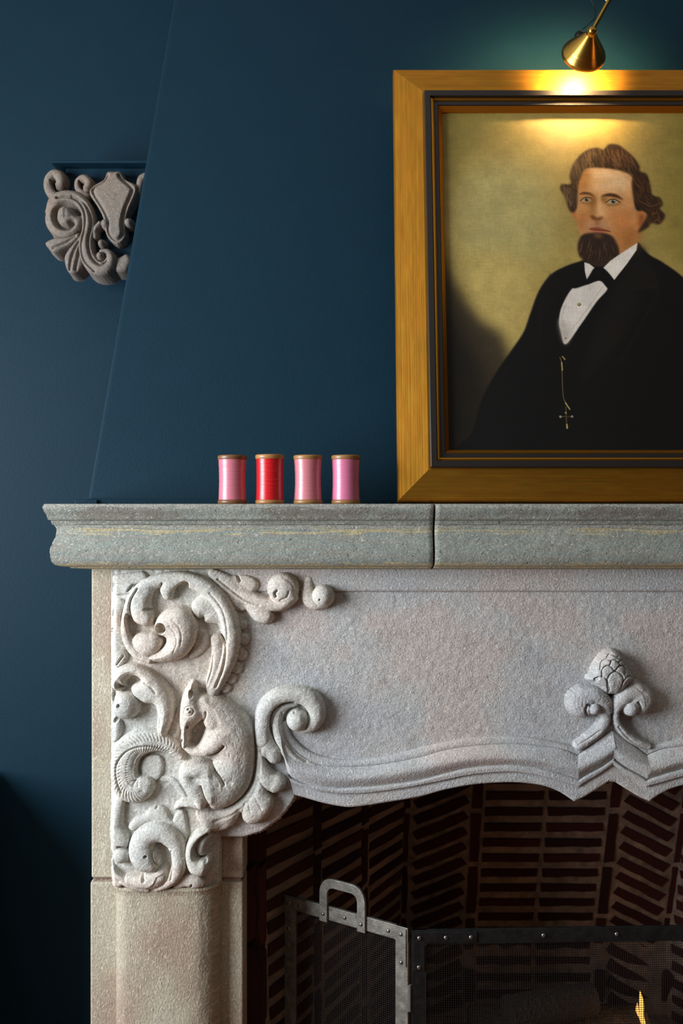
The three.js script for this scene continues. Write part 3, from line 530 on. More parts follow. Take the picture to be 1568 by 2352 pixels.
  Tp.ball(785, 270, 192, 36, 0.25); Tp.groove([[715, 290], [690, 320], [700, 360]], 13, 13); Tp.groove([[590, 365], [610, 350], [630, 360]], 12, 8); Tp.groove([[790, 130], [900, 210], [925, 330]], 10, 1); Tp.groove([[760, 400], [830, 370], [860, 300]], 12, 3);
  Tp.stroke([[170, 200, 80, 13], [300, 205, 100, 16], [390, 225, 95, 17]], 0.5); Tp.groove([[230, 105], [265, 180]], 13, 9);
  Tp.stroke([[400, 480, 80, 16], [500, 570, 105, 22], [570, 600, 95, 24]], 0.4); Tp.stroke([[60, 310, 80, 12], [190, 430, 85, 14], [290, 490, 55, 12]], 0.4);
  Tp.groove([[0, 160], [150, 280], [330, 410], [500, 470]], 10, 6);
  Tp.build('leaf_carving', M.carve, surround, { ...C, ground: (x, y) => Math.max(ground(x, y), 0) });
  const Tb = new Relief(500, 1300, 0.19133);
  Tb.stroke([[1090, 170, 50, 10], [1078, 290, 72, 16], [1100, 400, 85, 20], [1180, 460, 70, 20], [1290, 460, 45, 18]], 0.4); Tb.ball(1265, 355, 132, 38, 0.25); Tb.pit(1225, 395, 12, 12, 0, 5);
  Tb.build('bud_carving', M.carve, surround, { ...C, ground: () => 0 });

  // finial over the middle of the arch
  const Z = new Relief(1280, 1480, 0.18367), Zo = { zb: 0.02, base: 0 };
  Z.poly([[680, 75], [760, 110], [840, 220], [890, 330], [945, 418], [880, 500], [800, 580], [720, 620], [600, 612], [520, 545], [440, 475], [385, 432], [435, 360], [455, 290], [505, 200], [590, 110]], 42, 190, 0.3);
  for (const g of [[[620, 590], [590, 470], [610, 370], [690, 320], [765, 365], [785, 440], [745, 590]], [[440, 420], [500, 388], [565, 400], [600, 470], [632, 560]], [[785, 450], [840, 390], [890, 390], [920, 410]], [[530, 390], [530, 310], [570, 258], [625, 252], [665, 300], [690, 320]], [[690, 310], [730, 260], [790, 255], [820, 300], [815, 360]], [[620, 250], [640, 200], [685, 178], [735, 215], [750, 255]], [[510, 300], [530, 220], [590, 170], [640, 190]], [[735, 210], [790, 190], [840, 260]], [[600, 150], [640, 110], [690, 130], [740, 150]]]) Z.groove(g, 8, 5);
  Z.pit(470, 420, 35, 22, -0.6, 5);
  Z.build('pinecone_carving', M.frieze, surround, { ...Zo, step: 1.1 }).userData.label = 'small scaled pine cone carved over the middle of the arch';
  const Z2 = new Relief(1280, 1480, 0.18367);
  Z2.ball(315, 730, 190, 36, 0.3); Z2.stroke([[320, 640, 115, 34], [470, 640, 110, 37], [585, 725, 98, 35], [640, 830, 58, 28]], 0.3); Z2.ball(450, 795, 80, 42, 0.45);
  Z2.stroke([[600, 850, 70, 26], [600, 960, 78, 26], [540, 1075, 72, 24], [420, 1180, 68, 22], [280, 1280, 62, 20]], 0.35); Z2.groove([[660, 900], [655, 1020], [560, 1130], [400, 1250]], 12, 3); Z2.groove([[520, 1080], [400, 1170], [260, 1260]], 10, 2);
  for (let k = 0; k < 5; k++) Z2.groove([[180 + k * 40, 600 + k * 22], [160 + k * 45, 740], [210 + k * 45, 870 - k * 8]], 8, 0.7);
  Z2.groove([[390, 750], [350, 745], [335, 830], [390, 895], [450, 880]], 14, 8);
  Z2.build('scroll_carving', M.frieze, surround, { ...Zo, step: 1.2 });
  const Z3 = new Relief(1280, 1480, 0.18367);
  Z3.ball(1025, 700, 192, 36, 0.3); Z3.stroke([[1000, 590, 115, 34], [860, 640, 112, 37], [765, 725, 92, 35], [728, 830, 50, 28]], 0.3); Z3.ball(905, 795, 96, 42, 0.45);
  Z3.stroke([[735, 840, 42, 26], [740, 960, 52, 24], [800, 1070, 55, 22], [900, 1165, 58, 20], [1030, 1245, 55, 18], [1150, 1290, 45, 16]], 0.35); Z3.groove([[760, 1030], [860, 1150], [1000, 1260], [1160, 1330]], 12, 3);
  for (let k = 0; k < 5; k++) Z3.groove([[960 + k * 30, 520 + k * 20], [1060 + k * 18, 640 + k * 10], [1080 + k * 18, 780]], 8, 0.7);
  Z3.groove([[985, 715], [1010, 760], [1010, 840], [960, 895]], 14, 8);
  Z3.build('scroll_carving', M.frieze, surround, { ...Zo, step: 1.2 });
}

// ------------------------------------------------------------------ carved corbel on the left wall
{
  const zf = -0.485, o = thing('wall_corbel', 'carved stone corbel with scrolls and a shield, fixed to the blue wall', 'corbel', [0, 0, 0]);
  const xr = -0.30, zl = -0.44;
  obj('ledge', box(atX(115, zl), xr, atY(374, zl), atY(367, zl), ROOM.zb, zl, 0.004), M.paint, o).userData.label = 'blue painted ledge';
  obj('block', box(atX(150, zf), xr, atY(600, zf), atY(378, zf), ROOM.zb, zf, 0.006), M.paint, o).userData.label = 'blue painted backing block';
  const opt = { zb: zf + 0.02, base: zf, step: 1.1, floor: -45 };
  const R1 = new Relief(60, 340, 0.2296, 16);
  R1.stroke([[330, 520, 50, 30], [245, 440, 52, 34], [232, 340, 50, 38], [285, 275, 48, 42], [350, 300, 58, 44], [358, 370, 50, 42], [320, 395, 35, 38]], 0.4); R1.pit(285, 385, 22, 55, -0.4, 26);
  R1.stroke([[600, 480, 45, 30], [530, 420, 36, 34], [530, 350, 38, 38], [590, 320, 45, 42], [640, 360, 45, 42], [615, 410, 40, 40]], 0.4); R1.pit(560, 385, 16, 40, -0.3, 24);
  R1.build('scroll_carving', M.corbel, o, opt);
  const R2 = new Relief(60, 340, 0.2296, 16);
  R2.stroke([[230, 640, 40, 30], [300, 540, 70, 40], [420, 505, 75, 44], [545, 545, 72, 46], [620, 660, 66, 46], [635, 810, 66, 46], [610, 950, 72, 46], [625, 1090, 78, 46], [700, 1200, 80, 46], [800, 1210, 72, 46], [860, 1130, 55, 46], [830, 1060, 40, 44], [770, 1050, 30, 42]], 0.4);
  R2.groove([[330, 520], [460, 520], [560, 580], [610, 700], [600, 850], [570, 1000], [600, 1140], [700, 1250]], 12, 10); R2.groove([[480, 510], [590, 570], [655, 680], [670, 800], [640, 960], [670, 1110], [760, 1190], [830, 1150]], 12, 10);
  R2.ball(385, 715, 190, 46, 0.4); R2.groove([[480, 770], [440, 810], [360, 800], [310, 730], [320, 640], [390, 590], [470, 600], [530, 670]], 26, 26); R2.stroke([[470, 740, 40, 34], [480, 680, 45, 44], [410, 665, 78, 56]], 0.5);
  R2.build('volute_carving', M.corbel, o, opt);
  const R3 = new Relief(60, 340, 0.2296, 16);
  R3.poly([[195, 950], [290, 900], [430, 888], [545, 845], [500, 935], [400, 1000], [290, 1052], [225, 1005]], 34, 90, 0.4);
  R3.poly([[545, 870], [565, 1000], [592, 1140], [505, 1250], [420, 1240], [382, 1110], [420, 1020], [500, 930]], 32, 90, 0.4); R3.groove([[530, 940], [470, 1080], [440, 1220]], 14, 10); R3.groove([[550, 960], [530, 1090], [500, 1220]], 14, 9); R3.groove([[280, 1010], [400, 960], [500, 890]], 12, 7);
  R3.build('leaf_carving', M.corbel, o, opt);
  const R4 = new Relief(60, 340, 0.2296, 16);
  R4.poly([[830, 262], [900, 258], [965, 262], [1005, 335], [1135, 405], [1110, 520], [1030, 680], [1005, 800], [1005, 920], [930, 985], [840, 930], [800, 830], [785, 720], [720, 590], [648, 475], [690, 400], [790, 340]], 50, 60, 0.5, 3);
  R4.groove([[840, 310], [800, 370], [705, 430], [700, 490], [780, 620], [835, 740], [850, 880], [925, 950], [985, 890], [980, 780], [1010, 640], [1080, 470], [1060, 420], [970, 340], [950, 305]], 14, 11, 4);
  R4.build('shield_carving', M.corbel, o, opt).userData.label = 'plain shield with a raised rim';
  const bead = (f, name) => { const r = new Relief(60, 340, 0.2296, 16); f(r); r.build(name, M.corbel, o, opt); };
  for (const [x, y, r, h] of [[762, 1100, 46, 56], [772, 970, 44, 50], [812, 780, 52, 56], [1040, 765, 50, 52]]) bead((q) => q.ball(x, y, r, h), 'bead_carving');
  bead((q) => q.stroke([[700, 900, 28, 36], [700, 830, 28, 38], [750, 770, 28, 42]], 0.4), 'scroll_carving');
  bead((q) => q.poly([[900, 1120], [960, 1080], [1010, 1060], [1060, 1120], [1010, 1230], [900, 1235]], 30, 60, 0.4), 'leaf_carving');
  bead((q) => q.stroke([[1130, 440, 40, 36], [1160, 330, 45, 40], [1200, 300, 45, 40]], 0.4), 'scroll_carving');
}

// ------------------------------------------------------------------ framed portrait leaning on the hood
{
  const lean = Math.atan2(0.195, 1.078), Wd = 0.986, Hd = 1.098;
  const zFront = 0.03;
  const pic = thing('framed_portrait', 'gilt-framed oil portrait of a bearded man in a black coat, leaning above the mantel', 'painting', [CX, SHELF + 0.002, zFront - 0.052]);
  pic.rotation.x = -lean;
  const prof = [[0, 0], [0, 0.026], [0.0025, 0.030], [0.07, 0.0445], [0.0745, 0.044]];                     // gilt face, rising inward
  const linerA = [[0.0745, 0.02], [0.0745, 0.0535], [0.076, 0.0548], [0.0885, 0.0548], [0.0893, 0.053], [0.0893, 0.04]];
  const lineA = [[0.0893, 0.0440], [0.0905, 0.0482], [0.094, 0.0494], [0.0975, 0.0470], [0.0985, 0.042]];
  const linerB = [[0.0985, 0.043], [0.0988, 0.0445], [0.108, 0.0445], [0.1085, 0.036]];
  const lip = [[0.1085, 0.0415], [0.1095, 0.0425], [0.1195, 0.031], [0.1195, 0.022]];
  const bar = (pr, side) => {                                  // mitred length of moulding on one side (0 bottom, 1 right, 2 top, 3 left)
    const rows = pr.map(([u, h]) => {
      const L = side % 2 ? Hd : Wd, a = [], n = 12;
      for (let i = 0; i <= n; i++) { const s = lerp(u, L - u, i / n) - L / 2; a.push([s, u, h]); }
      return a;
    });
    const g = surface(rows, (p) => [p[1], p[0]], 0.5);
    const p = g.attributes.position;
    for (let i = 0; i < p.count; i++) {
      const s = p.getX(i), u = p.getY(i), h = p.getZ(i);
      if (side === 0) p.setXYZ(i, -s, u, h); if (side === 2) p.setXYZ(i, s, Hd - u, h);
      if (side === 3) p.setXYZ(i, -Wd / 2 + u, Hd / 2 + s, h); if (side === 1) p.setXYZ(i, Wd / 2 - u, Hd / 2 - s, h);
    }
    g.computeVertexNormals();
    return g;
  };
  for (let s = 0; s < 4; s++) {
    const rail = obj('frame_rail', bar(prof, s), M.gold, pic);
    obj('black_liner', [bar(linerA, s), bar(linerB, s)], M.ebony, rail);
    obj('gilt_bead', [bar(lineA, s), bar(lip, s)], M.goldLine, rail);
  }
  obj('backing_board', box(-Wd / 2 + 0.01, Wd / 2 - 0.01, 0.01, Hd - 0.01, 0.001, 0.016), M.darkWood, pic);
  // the painting
  const m = 0.117, cw = Wd - 2 * m, ch = Hd - 2 * m, TW = 1400, TH = Math.round(TW * ch / cw);
  const cv = document.createElement('canvas'); cv.width = TW; cv.height = TH;
  const c = cv.getContext('2d');
  // survey grid -> canvas pixels (keystone of the leaning picture removed)
  const tl = Math.tan(lean), d0 = CAMZ - zFront + 0.027, kpx = TW / cw;
  const q = (x, y) => { const a = (1176 - y) / FOC, Yp = a * (d0 - (SHELF - EYE) * tl) / (1 - a * tl), d = d0 + (Yp - (SHELF - EYE)) * tl; return [((x - 784) * d / FOC - (CX - cw / 2)) * kpx, TH - (((Yp + EYE - SHELF) / Math.cos(lean)) - m) * kpx]; };
  const fz = (ox, oy, s) => (p) => q(ox + p[0] * s, oy + p[1] * s), H1 = fz(1230, 310, 0.21556), H2 = fz(1020, 560, 0.34949);
  const trace = (f, pts, closed = true, smooth = true) => { const w = pts.map(f), r = smooth ? catmull(w, 6, closed) : w; c.beginPath(); r.forEach((p, i) => (i ? c.lineTo(p[0], p[1]) : c.moveTo(p[0], p[1]))); if (closed) c.closePath(); };
  const fill = (f, pts, col, blur = 0, smooth = true) => { c.save(); if (blur) c.filter = `blur(${blur}px)`; trace(f, pts, true, smooth); c.fillStyle = col; c.fill(); c.restore(); };
  const line = (f, pts, col, w, blur = 0) => { c.save(); if (blur) c.filter = `blur(${blur}px)`; c.lineCap = 'round'; trace(f, pts, false); c.strokeStyle = col; c.lineWidth = w; c.stroke(); c.restore(); };
  c.fillStyle = '#a88f4c'; c.fillRect(0, 0, TW, TH);
  const id = (p) => q(p[0], p[1]);
  fill(id, [[1000, 230], [1200, 230], [1100, 330], [1050, 420], [1000, 520]], '#8d7a3c', 60);
  fill(id, [[1560, 240], [1900, 240], [1900, 700], [1560, 620], [1520, 420]], '#8c7936', 70);
  fill(id, [[1060, 420], [1240, 380], [1270, 560], [1200, 620], [1060, 600]], '#b0a062', 60);
  fill(id, [[1060, 600], [1200, 600], [1200, 760], [1150, 810], [1070, 690]], '#bca35c', 40);
  fill(id, [[1000, 600], [1040, 655], [1100, 740], [1165, 810], [1180, 1100], [1000, 1100]], '#3a3020', 26);
  fill(id, [[1000, 720], [1080, 800], [1120, 900], [1100, 1100], [1000, 1100]], '#1d1810', 40);
  // coat
  fill(H2, [[915, 125], [800, 165], [700, 222], [620, 330], [560, 490], [520, 600], [440, 720], [330, 880], [240, 1060], [190, 1250], [160, 1480], [2100, 1480], [2000, 1000], [1900, 700], [1780, 450], [1568, 240], [1430, 140], [1350, 95], [1300, 50], [1262, 8], [1120, 40]], '#0f0d0b', 3);
  fill(H2, [[1260, 60], [1330, 110], [1400, 290], [1230, 320], [1290, 420], [1050, 800], [900, 900], [1000, 560]], '#17130f', 14); 
  line(H2, [[1210, 318], [1390, 300]], '#221c16', 5, 3); line(H2, [[1290, 130], [1400, 300], [1330, 480], [1150, 800]], '#1b1611', 8, 6); line(H2, [[700, 222], [640, 400], [610, 700]], '#1a1510', 8, 6);
  // shirt, collar, tie
  fill(H2, [[845, 308], [940, 285], [1025, 258], [1072, 312], [1000, 400], [900, 545], [797, 680], [765, 600], [752, 520], [775, 420]], '#ded2c2', 2);
  fill(H2, [[752, 520], [790, 540], [830, 600], [797, 680], [765, 610]], '#c1b4a3', 10); line(H2, [[1040, 300], [900, 500], [830, 590]], '#c4b49d', 3, 1); line(H2, [[800, 410], [772, 500], [790, 590]], '#c4b8a8', 4, 2);
  // face
  fill(H1, [[500, 370], [700, 375], [900, 400], [1035, 470], [1045, 700], [1075, 840], [1085, 1000], [1085, 1170], [900, 1300], [650, 1320], [490, 1120], [440, 950], [425, 800], [435, 600], [460, 460]], '#cf9257', 3);
  fill(H1, [[560, 390], [800, 410], [1000, 470], [1000, 640], [900, 640], [780, 620], [640, 630], [560, 560]], '#e6b780', 26); fill(H1, [[640, 410], [860, 440], [960, 520], [860, 600], [680, 580]], '#efc793', 24);
  fill(H1, [[470, 430], [560, 420], [570, 560], [480, 620], [440, 600]], '#b0722f', 18); fill(H1, [[470, 500], [800, 520], [780, 545], [520, 530]], '#d49c5c', 14);
  fill(H1, [[640, 690], [720, 680], [720, 800], [740, 880], [690, 910], [640, 860]], '#e5b178', 12); fill(H1, [[590, 700], [640, 690], [630, 860], [580, 880], [570, 800]], '#9c6530', 12);
  fill(H1, [[800, 860], [960, 880], [1040, 960], [1000, 1150], [860, 1130], [800, 1000]], '#c07a3f', 30); fill(H1, [[850, 880], [990, 850], [1010, 980], [900, 1000]], '#cb8047', 20); fill(H1, [[440, 850], [560, 880], [560, 980], [500, 1080], [450, 980]], '#b3713a', 18);
  fill(H1, [[900, 1080], [1080, 1010], [1085, 1180], [900, 1300]], '#a96a34', 22); fill(H1, [[540, 960], [760, 960], [800, 1040], [540, 1040]], '#b9855a', 14);
  // eyes and brows
  for (const [x, y, wd] of [[540, 722, 62], [815, 742, 68]]) { fill(H1, [[x - wd - 12, y + 16], [x - 20, y - 36], [x + wd, y - 20], [x + wd + 24, y + 22], [x, y + 44]], '#a5733f', 8); fill(H1, [[x - wd, y + 10], [x - 10, y - 20], [x + wd, y + 4], [x + 10, y + 22]], '#b89f78', 2); const e = H1([x + (x > 700 ? 8 : 0), y]); c.fillStyle = '#4d5450'; c.beginPath(); c.arc(e[0], e[1], 9.5, 0, 7); c.fill(); c.fillStyle = '#17130f'; c.beginPath(); c.arc(e[0], e[1], 5, 0, 7); c.fill(); c.fillStyle = '#efe6d6'; c.beginPath(); c.arc(e[0] + 4, e[1] - 4, 2, 0, 7); c.fill(); line(H1, [[x - wd - 4, y + 12], [x - 20, y - 24], [x + 30, y - 22], [x + wd + 14, y + 10]], '#4a2a12', 4, 0.6); line(H1, [[x - wd + 8, y + 34], [x, y + 42], [x + wd, y + 24]], '#8b5828', 3, 2); }
  fill(H1, [[455, 670], [500, 640], [580, 648], [625, 690], [560, 668], [490, 665]], '#5d3818', 3); fill(H1, [[690, 690], [760, 655], [850, 662], [930, 720], [860, 700], [780, 686]], '#4a2c13', 3); fill(H1, [[600, 660], [640, 720], [590, 800], [585, 720]], '#93602c', 8); fill(H1, [[690, 690], [760, 700], [730, 760], [700, 740]], '#96622e', 8);
  // nose and mouth
  fill(H1, [[575, 890], [610, 885], [650, 915], [690, 905], [715, 900], [700, 930], [650, 945], [600, 930]], '#7a4420', 5); fill(H1, [[640, 925], [665, 985], [630, 985]], '#9b6a3c', 6);
  fill(H1, [[570, 1030], [640, 1015], [680, 1022], [790, 1058], [700, 1055], [620, 1045]], '#8a4228', 3); fill(H1, [[580, 1050], [660, 1050], [760, 1064], [680, 1085], [610, 1075]], '#b9694a', 5); line(H1, [[570, 1035], [650, 1046], [730, 1050], [795, 1062]], '#54240f', 3, 0.8);
  // ear
  fill(H1, [[1075, 845], [1140, 835], [1190, 880], [1160, 980], [1120, 1040], [1075, 1065], [1062, 960]], '#c67d45', 3); fill(H1, [[1110, 880], [1150, 890], [1130, 990], [1100, 1000]], '#8d4e22', 8); fill(H1, [[385, 850], [425, 850], [430, 930], [400, 905]], '#bd7038', 3);
  // hair
  const hair = '#3a2616', hairMid = '#5a4026';
  const hairPts = [[385, 860], [345, 810], [320, 700], [265, 620], [270, 560], [345, 560], [375, 540], [360, 470], [395, 350], [470, 250], [560, 185], [660, 170], [720, 190], [780, 130], [880, 140], [950, 190], [1040, 270], [1100, 360], [1110, 420], [1180, 450], [1215, 570], [1240, 670], [1320, 700], [1350, 770], [1320, 820], [1375, 890], [1320, 980], [1230, 970], [1190, 1020], [1100, 1068], [1090, 1050], [1180, 900], [1150, 845], [1070, 830], [1040, 720], [1020, 560], [1020, 470], [900, 410], [700, 380], [540, 385], [490, 440], [450, 560], [440, 680], [430, 820]];
  fill(H1, hairPts, hair, 5);
  fill(H1, [[400, 420], [480, 290], [620, 210], [690, 240], [560, 340], [470, 450], [420, 520]], '#6a5234', 14); fill(H1, [[740, 220], [880, 190], [1000, 290], [1060, 380], [900, 370], [740, 320]], '#5a3c22', 12); fill(H1, [[275, 590], [340, 590], [420, 640], [420, 780], [350, 760]], '#57432c', 10); fill(H1, [[1060, 520], [1160, 520], [1200, 640], [1100, 700]], '#4a2d16', 12);
  const strand = (x, y, dx, dy, col, w) => { c.globalAlpha = 0.55; line(H1, [[x, y], [x + dx * 0.15, y + dy * 0.5], [x + dx, y + dy]], col, w, 1.4); c.globalAlpha = 1; };
  c.save(); trace(H1, hairPts); c.clip();
  for (let i = 0; i < 150; i++) { const x = rr(400, 1090), t = rnd(), y = lerp(150, 360, t) + Math.abs(x - 740) * 0.22; strand(x, y - 30, 30 + (x - 700) * 0.06 + rr(-10, 10), rr(70, 120), rnd() < 0.4 ? '#7a5836' : rnd() < 0.6 ? '#24150a' : '#54391f', rr(3, 6)); }
  for (let i = 0; i < 90; i++) { const x = rr(1040, 1330), y = rr(430, 960); strand(x, y, rr(20, 60), rr(40, 90), rnd() < 0.35 ? '#6b4424' : '#1e1108', rr(3, 6)); }
  for (let i = 0; i < 60; i++) strand(rr(270, 440), rr(520, 800), rr(-10, 25), rr(30, 70), rnd() < 0.45 ? '#7a6040' : '#2a1c10', rr(3, 5));
  c.restore();
  line(H1, [[1235, 880], [1290, 860], [1310, 920], [1260, 950]], '#6b4424', 5, 1.5); line(H1, [[1120, 740], [1220, 790], [1320, 760]], '#6b4424', 5, 2);
  // beard
  fill(H1, [[480, 1110], [540, 1080], [640, 1075], [760, 1085], [830, 1130], [880, 1230], [880, 1320], [800, 1400], [710, 1440], [620, 1430], [520, 1380], [455, 1300], [445, 1200]], '#36241a', 4); fill(H1, [[620, 1085], [700, 1090], [690, 1130], [630, 1120]], '#6b4a2c', 6);
  for (let i = 0; i < 80; i++) { const x = rr(480, 850), y = rr(1100, 1340); strand(x, y, (x - 660) * 0.12, rr(40, 90), rnd() < 0.3 ? '#80603f' : '#22150c', rr(2, 3.5)); }
  // collar over the neck
  fill(H2, [[918, 140], [950, 150], [988, 178], [935, 258], [922, 200]], '#e2d6c3', 1.5, false); fill(H2, [[1268, 12], [1262, 60], [1200, 150], [1115, 258], [1042, 178], [1090, 130], [1140, 95]], '#e6dac8', 1.5, false);
  fill(H2, [[985, 178], [1045, 180], [1112, 262], [1076, 312], [1022, 262], [940, 286], [858, 312], [842, 292], [930, 258]], '#0d0b0a', 2);
  line(H2, [[1000, 190], [1010, 250]], '#241d18', 4, 2);
  // stud and watch chain
  const dot = (p, r, col) => { const e = H2(p); c.fillStyle = col; c.beginPath(); c.arc(e[0], e[1], r, 0, 7); c.fill(); };
  dot([885, 418], 8, '#6e5a2a'); dot([883, 415], 4, '#cbb265'); dot([797, 640], 4, '#8a6c3a');
  line(H2, [[758, 765], [770, 800], [772, 850], [776, 960], [782, 1030], [800, 1070], [826, 1110]], '#6b5732', 4, 0.8); line(H2, [[775, 760], [792, 780]], '#a89050', 5); line(H2, [[770, 800], [774, 850]], '#a89255', 6); line(H2, [[795, 1065], [822, 1105]], '#a89255', 6);
  line(H2, [[797, 1090], [800, 1150], [804, 1230]], '#5a4a2c', 4); line(H2, [[755, 1155], [845, 1155]], '#4b3f2a', 4); dot([762, 1156], 6, '#8b8068'); dot([838, 1155], 6, '#8b8068'); line(H2, [[804, 1208], [806, 1230]], '#a8914f', 8); dot([797, 1130], 5, '#8e7a46');
  // weave and brush grain
  const im = c.getImageData(0, 0, TW, TH), dd = im.data;
  for (let y = 0; y < TH; y++) for (let x = 0; x < TW; x++) { const k = 1 + (vnoise(x * 0.05, y * 0.5, 4096, 31) - 0.5) * 0.08 + (vnoise(x * 0.45, y * 0.06, 4096, 33) - 0.5) * 0.07 + (fbm(x * 0.02, y * 0.02, 4096, 3, 35) - 0.5) * 0.14, o = (y * TW + x) * 4; dd[o] *= k; dd[o + 1] *= k; dd[o + 2] *= k; }
  c.putImageData(im, 0, 0);
  const tex = new THREE.CanvasTexture(cv); tex.colorSpace = THREE.SRGBColorSpace;
  const weave = makeMaps(512, [14, 16], (u, v) => [0, 0, 0, 0.5 + 0.25 * Math.sin(u * 6.283 * 64) * Math.cos(v * 6.283 * 64) + 0.2 * (vnoise(u * 60, v * 60, 60, 36) - 0.5)]);
  M.oil = new THREE.MeshPhysicalMaterial({ map: tex, bumpMap: weave.bump, bumpScale: 0.0003, roughness: 0.46, specularIntensity: 0.4 });
  const pl = new THREE.PlaneGeometry(cw, ch), back = new THREE.BoxGeometry(cw, ch, 0.006); back.translate(0, 0, -0.0035);
  const cvm = obj('canvas', pl, M.oil, pic); cvm.position.set(0, Hd / 2, 0.027); cvm.userData.label = 'oil painting of a bearded man in a black coat and bow tie';
  obj('stretcher', back, M.darkWood, cvm);
}

// ------------------------------------------------------------------ brass picture lamp
{
  const head = at(1349, 100, -0.105);
  const lamp = thing('picture_lamp', 'small brass lamp with a conical shade shining on the gilt frame', 'lamp', [head.x, head.y, head.z]);
  const dir = V(-0.05, -0.37, -0.93).normalize(), quat = new THREE.Quaternion().setFromUnitVectors(V(0, -1, 0), dir);
  const pr = [[0.0055, 0.034], [0.008, 0.033], [0.012, 0.028], [0.021, 0.016], [0.033, 0.0], [0.044, -0.015], [0.0517, -0.026], [0.0537, -0.030], [0.0537, -0.036], [0.0527, -0.036], [0.052, -0.030], [0.043, -0.0135], [0.031, 0.002], [0.019, 0.018], [0.008, 0.029], [0.0, 0.03]];
  const sh = obj('shade', new THREE.LatheGeometry(pr.map((p) => new THREE.Vector2(...p)), 64), M.brass, lamp); sh.quaternion.copy(quat);
  const bulb = obj('bulb', new THREE.SphereGeometry(0.014, 24, 16), new THREE.MeshStandardMaterial({ color: 0xfff0d0, emissive: 0xffc070, emissiveIntensity: 8 }), lamp);
  bulb.position.copy(dir).multiplyScalar(0.004);
  const light = new THREE.PointLight(new THREE.Color().setRGB(1, 0.70, 0.32), 1.35, 4, 2); light.position.copy(bulb.position); light.shadow.radius = 0.6; light.castShadow = true; lamp.add(light);
  const apex = dir.clone().multiplyScalar(-0.036);
  const elbow = V(0.043, 0.088, 0.045), top = V(0.056, 0.26, 0.02);
  const rod = (a, b, r) => { const g = new THREE.CylinderGeometry(r, r, a.distanceTo(b), 20); g.applyQuaternion(new THREE.Quaternion().setFromUnitVectors(V(0, 1, 0), b.clone().sub(a).normalize())); g.translate(...a.clone().add(b).multiplyScalar(0.5).toArray()); return g; };
  const ballAt = (p, r) => { const g = new THREE.SphereGeometry(r, 20, 14); g.translate(p.x, p.y, p.z); return g; };
  obj('swivel', [ballAt(apex, 0.0105), rod(apex, apex.clone().add(dir.clone().multiplyScalar(0.012)), 0.012)], M.brass, lamp);
  obj('arm', [rod(apex, elbow, 0.0048), rod(elbow, top, 0.0062)], M.brass, lamp);
  obj('joint', [rod(elbow.clone().add(V(-0.012, -0.004, 0)), elbow.clone().add(V(0.012, 0.002, 0)), 0.0058), rod(elbow, elbow.clone().lerp(top, 0.1), 0.0072)], M.ivory, lamp).userData.label = 'ivory coloured joint of the arm';
  const knobP = V(-0.010, 0.036, -0.035);
  obj('knob', ballAt(knobP, 0.0125), M.darkMetal, lamp).userData.label = 'black glossy knob behind the shade';
  obj('cord', new THREE.TubeGeometry(new THREE.CatmullRomCurve3([knobP.clone().add(V(0.004, 0.010, 0.01)), V(0.006, 0.050, 0.0), V(0.018, 0.062, 0.0), V(0.017, 0.085, 0.0), V(0.004, 0.115, 0.0), V(-0.004, 0.15, -0.01), V(0.02, 0.25, 0)]), 48, 0.0012, 8), M.darkMetal, lamp);
  // upper end: wall plate on the hood with a second small bulb, above the picture's edge
  const hz = hoodZ(head.y + 0.34) - head.z;
  obj('wall_plate', [rod(V(0.056, 0.34, hz), V(0.056, 0.34, hz + 0.012), 0.045), rod(V(0.056, 0.34, hz + 0.01), V(0.056, 0.34, 0.02), 0.007), rod(V(0.056, 0.34, 0.02), top, 0.0062)], M.brass, lamp);
  const glow = new THREE.PointLight(new THREE.Color().setRGB(1, 0.74, 0.42), 0.014, 2, 2); glow.position.set(0.10, 0.245, -0.14); glow.castShadow = true; lamp.add(glow);
  const gb = obj('upper_bulb', new THREE.SphereGeometry(0.014, 20, 12), new THREE.MeshStandardMaterial({ color: 0xfff0d0, emissive: 0xffc070, emissiveIntensity: 3 }), lamp); gb.position.copy(glow.position);
  obj('upper_holder', rod(glow.position.clone().add(V(0, 0.014, 0)), V(0.056, 0.335, hz + 0.02), 0.006), M.brass, lamp);
}

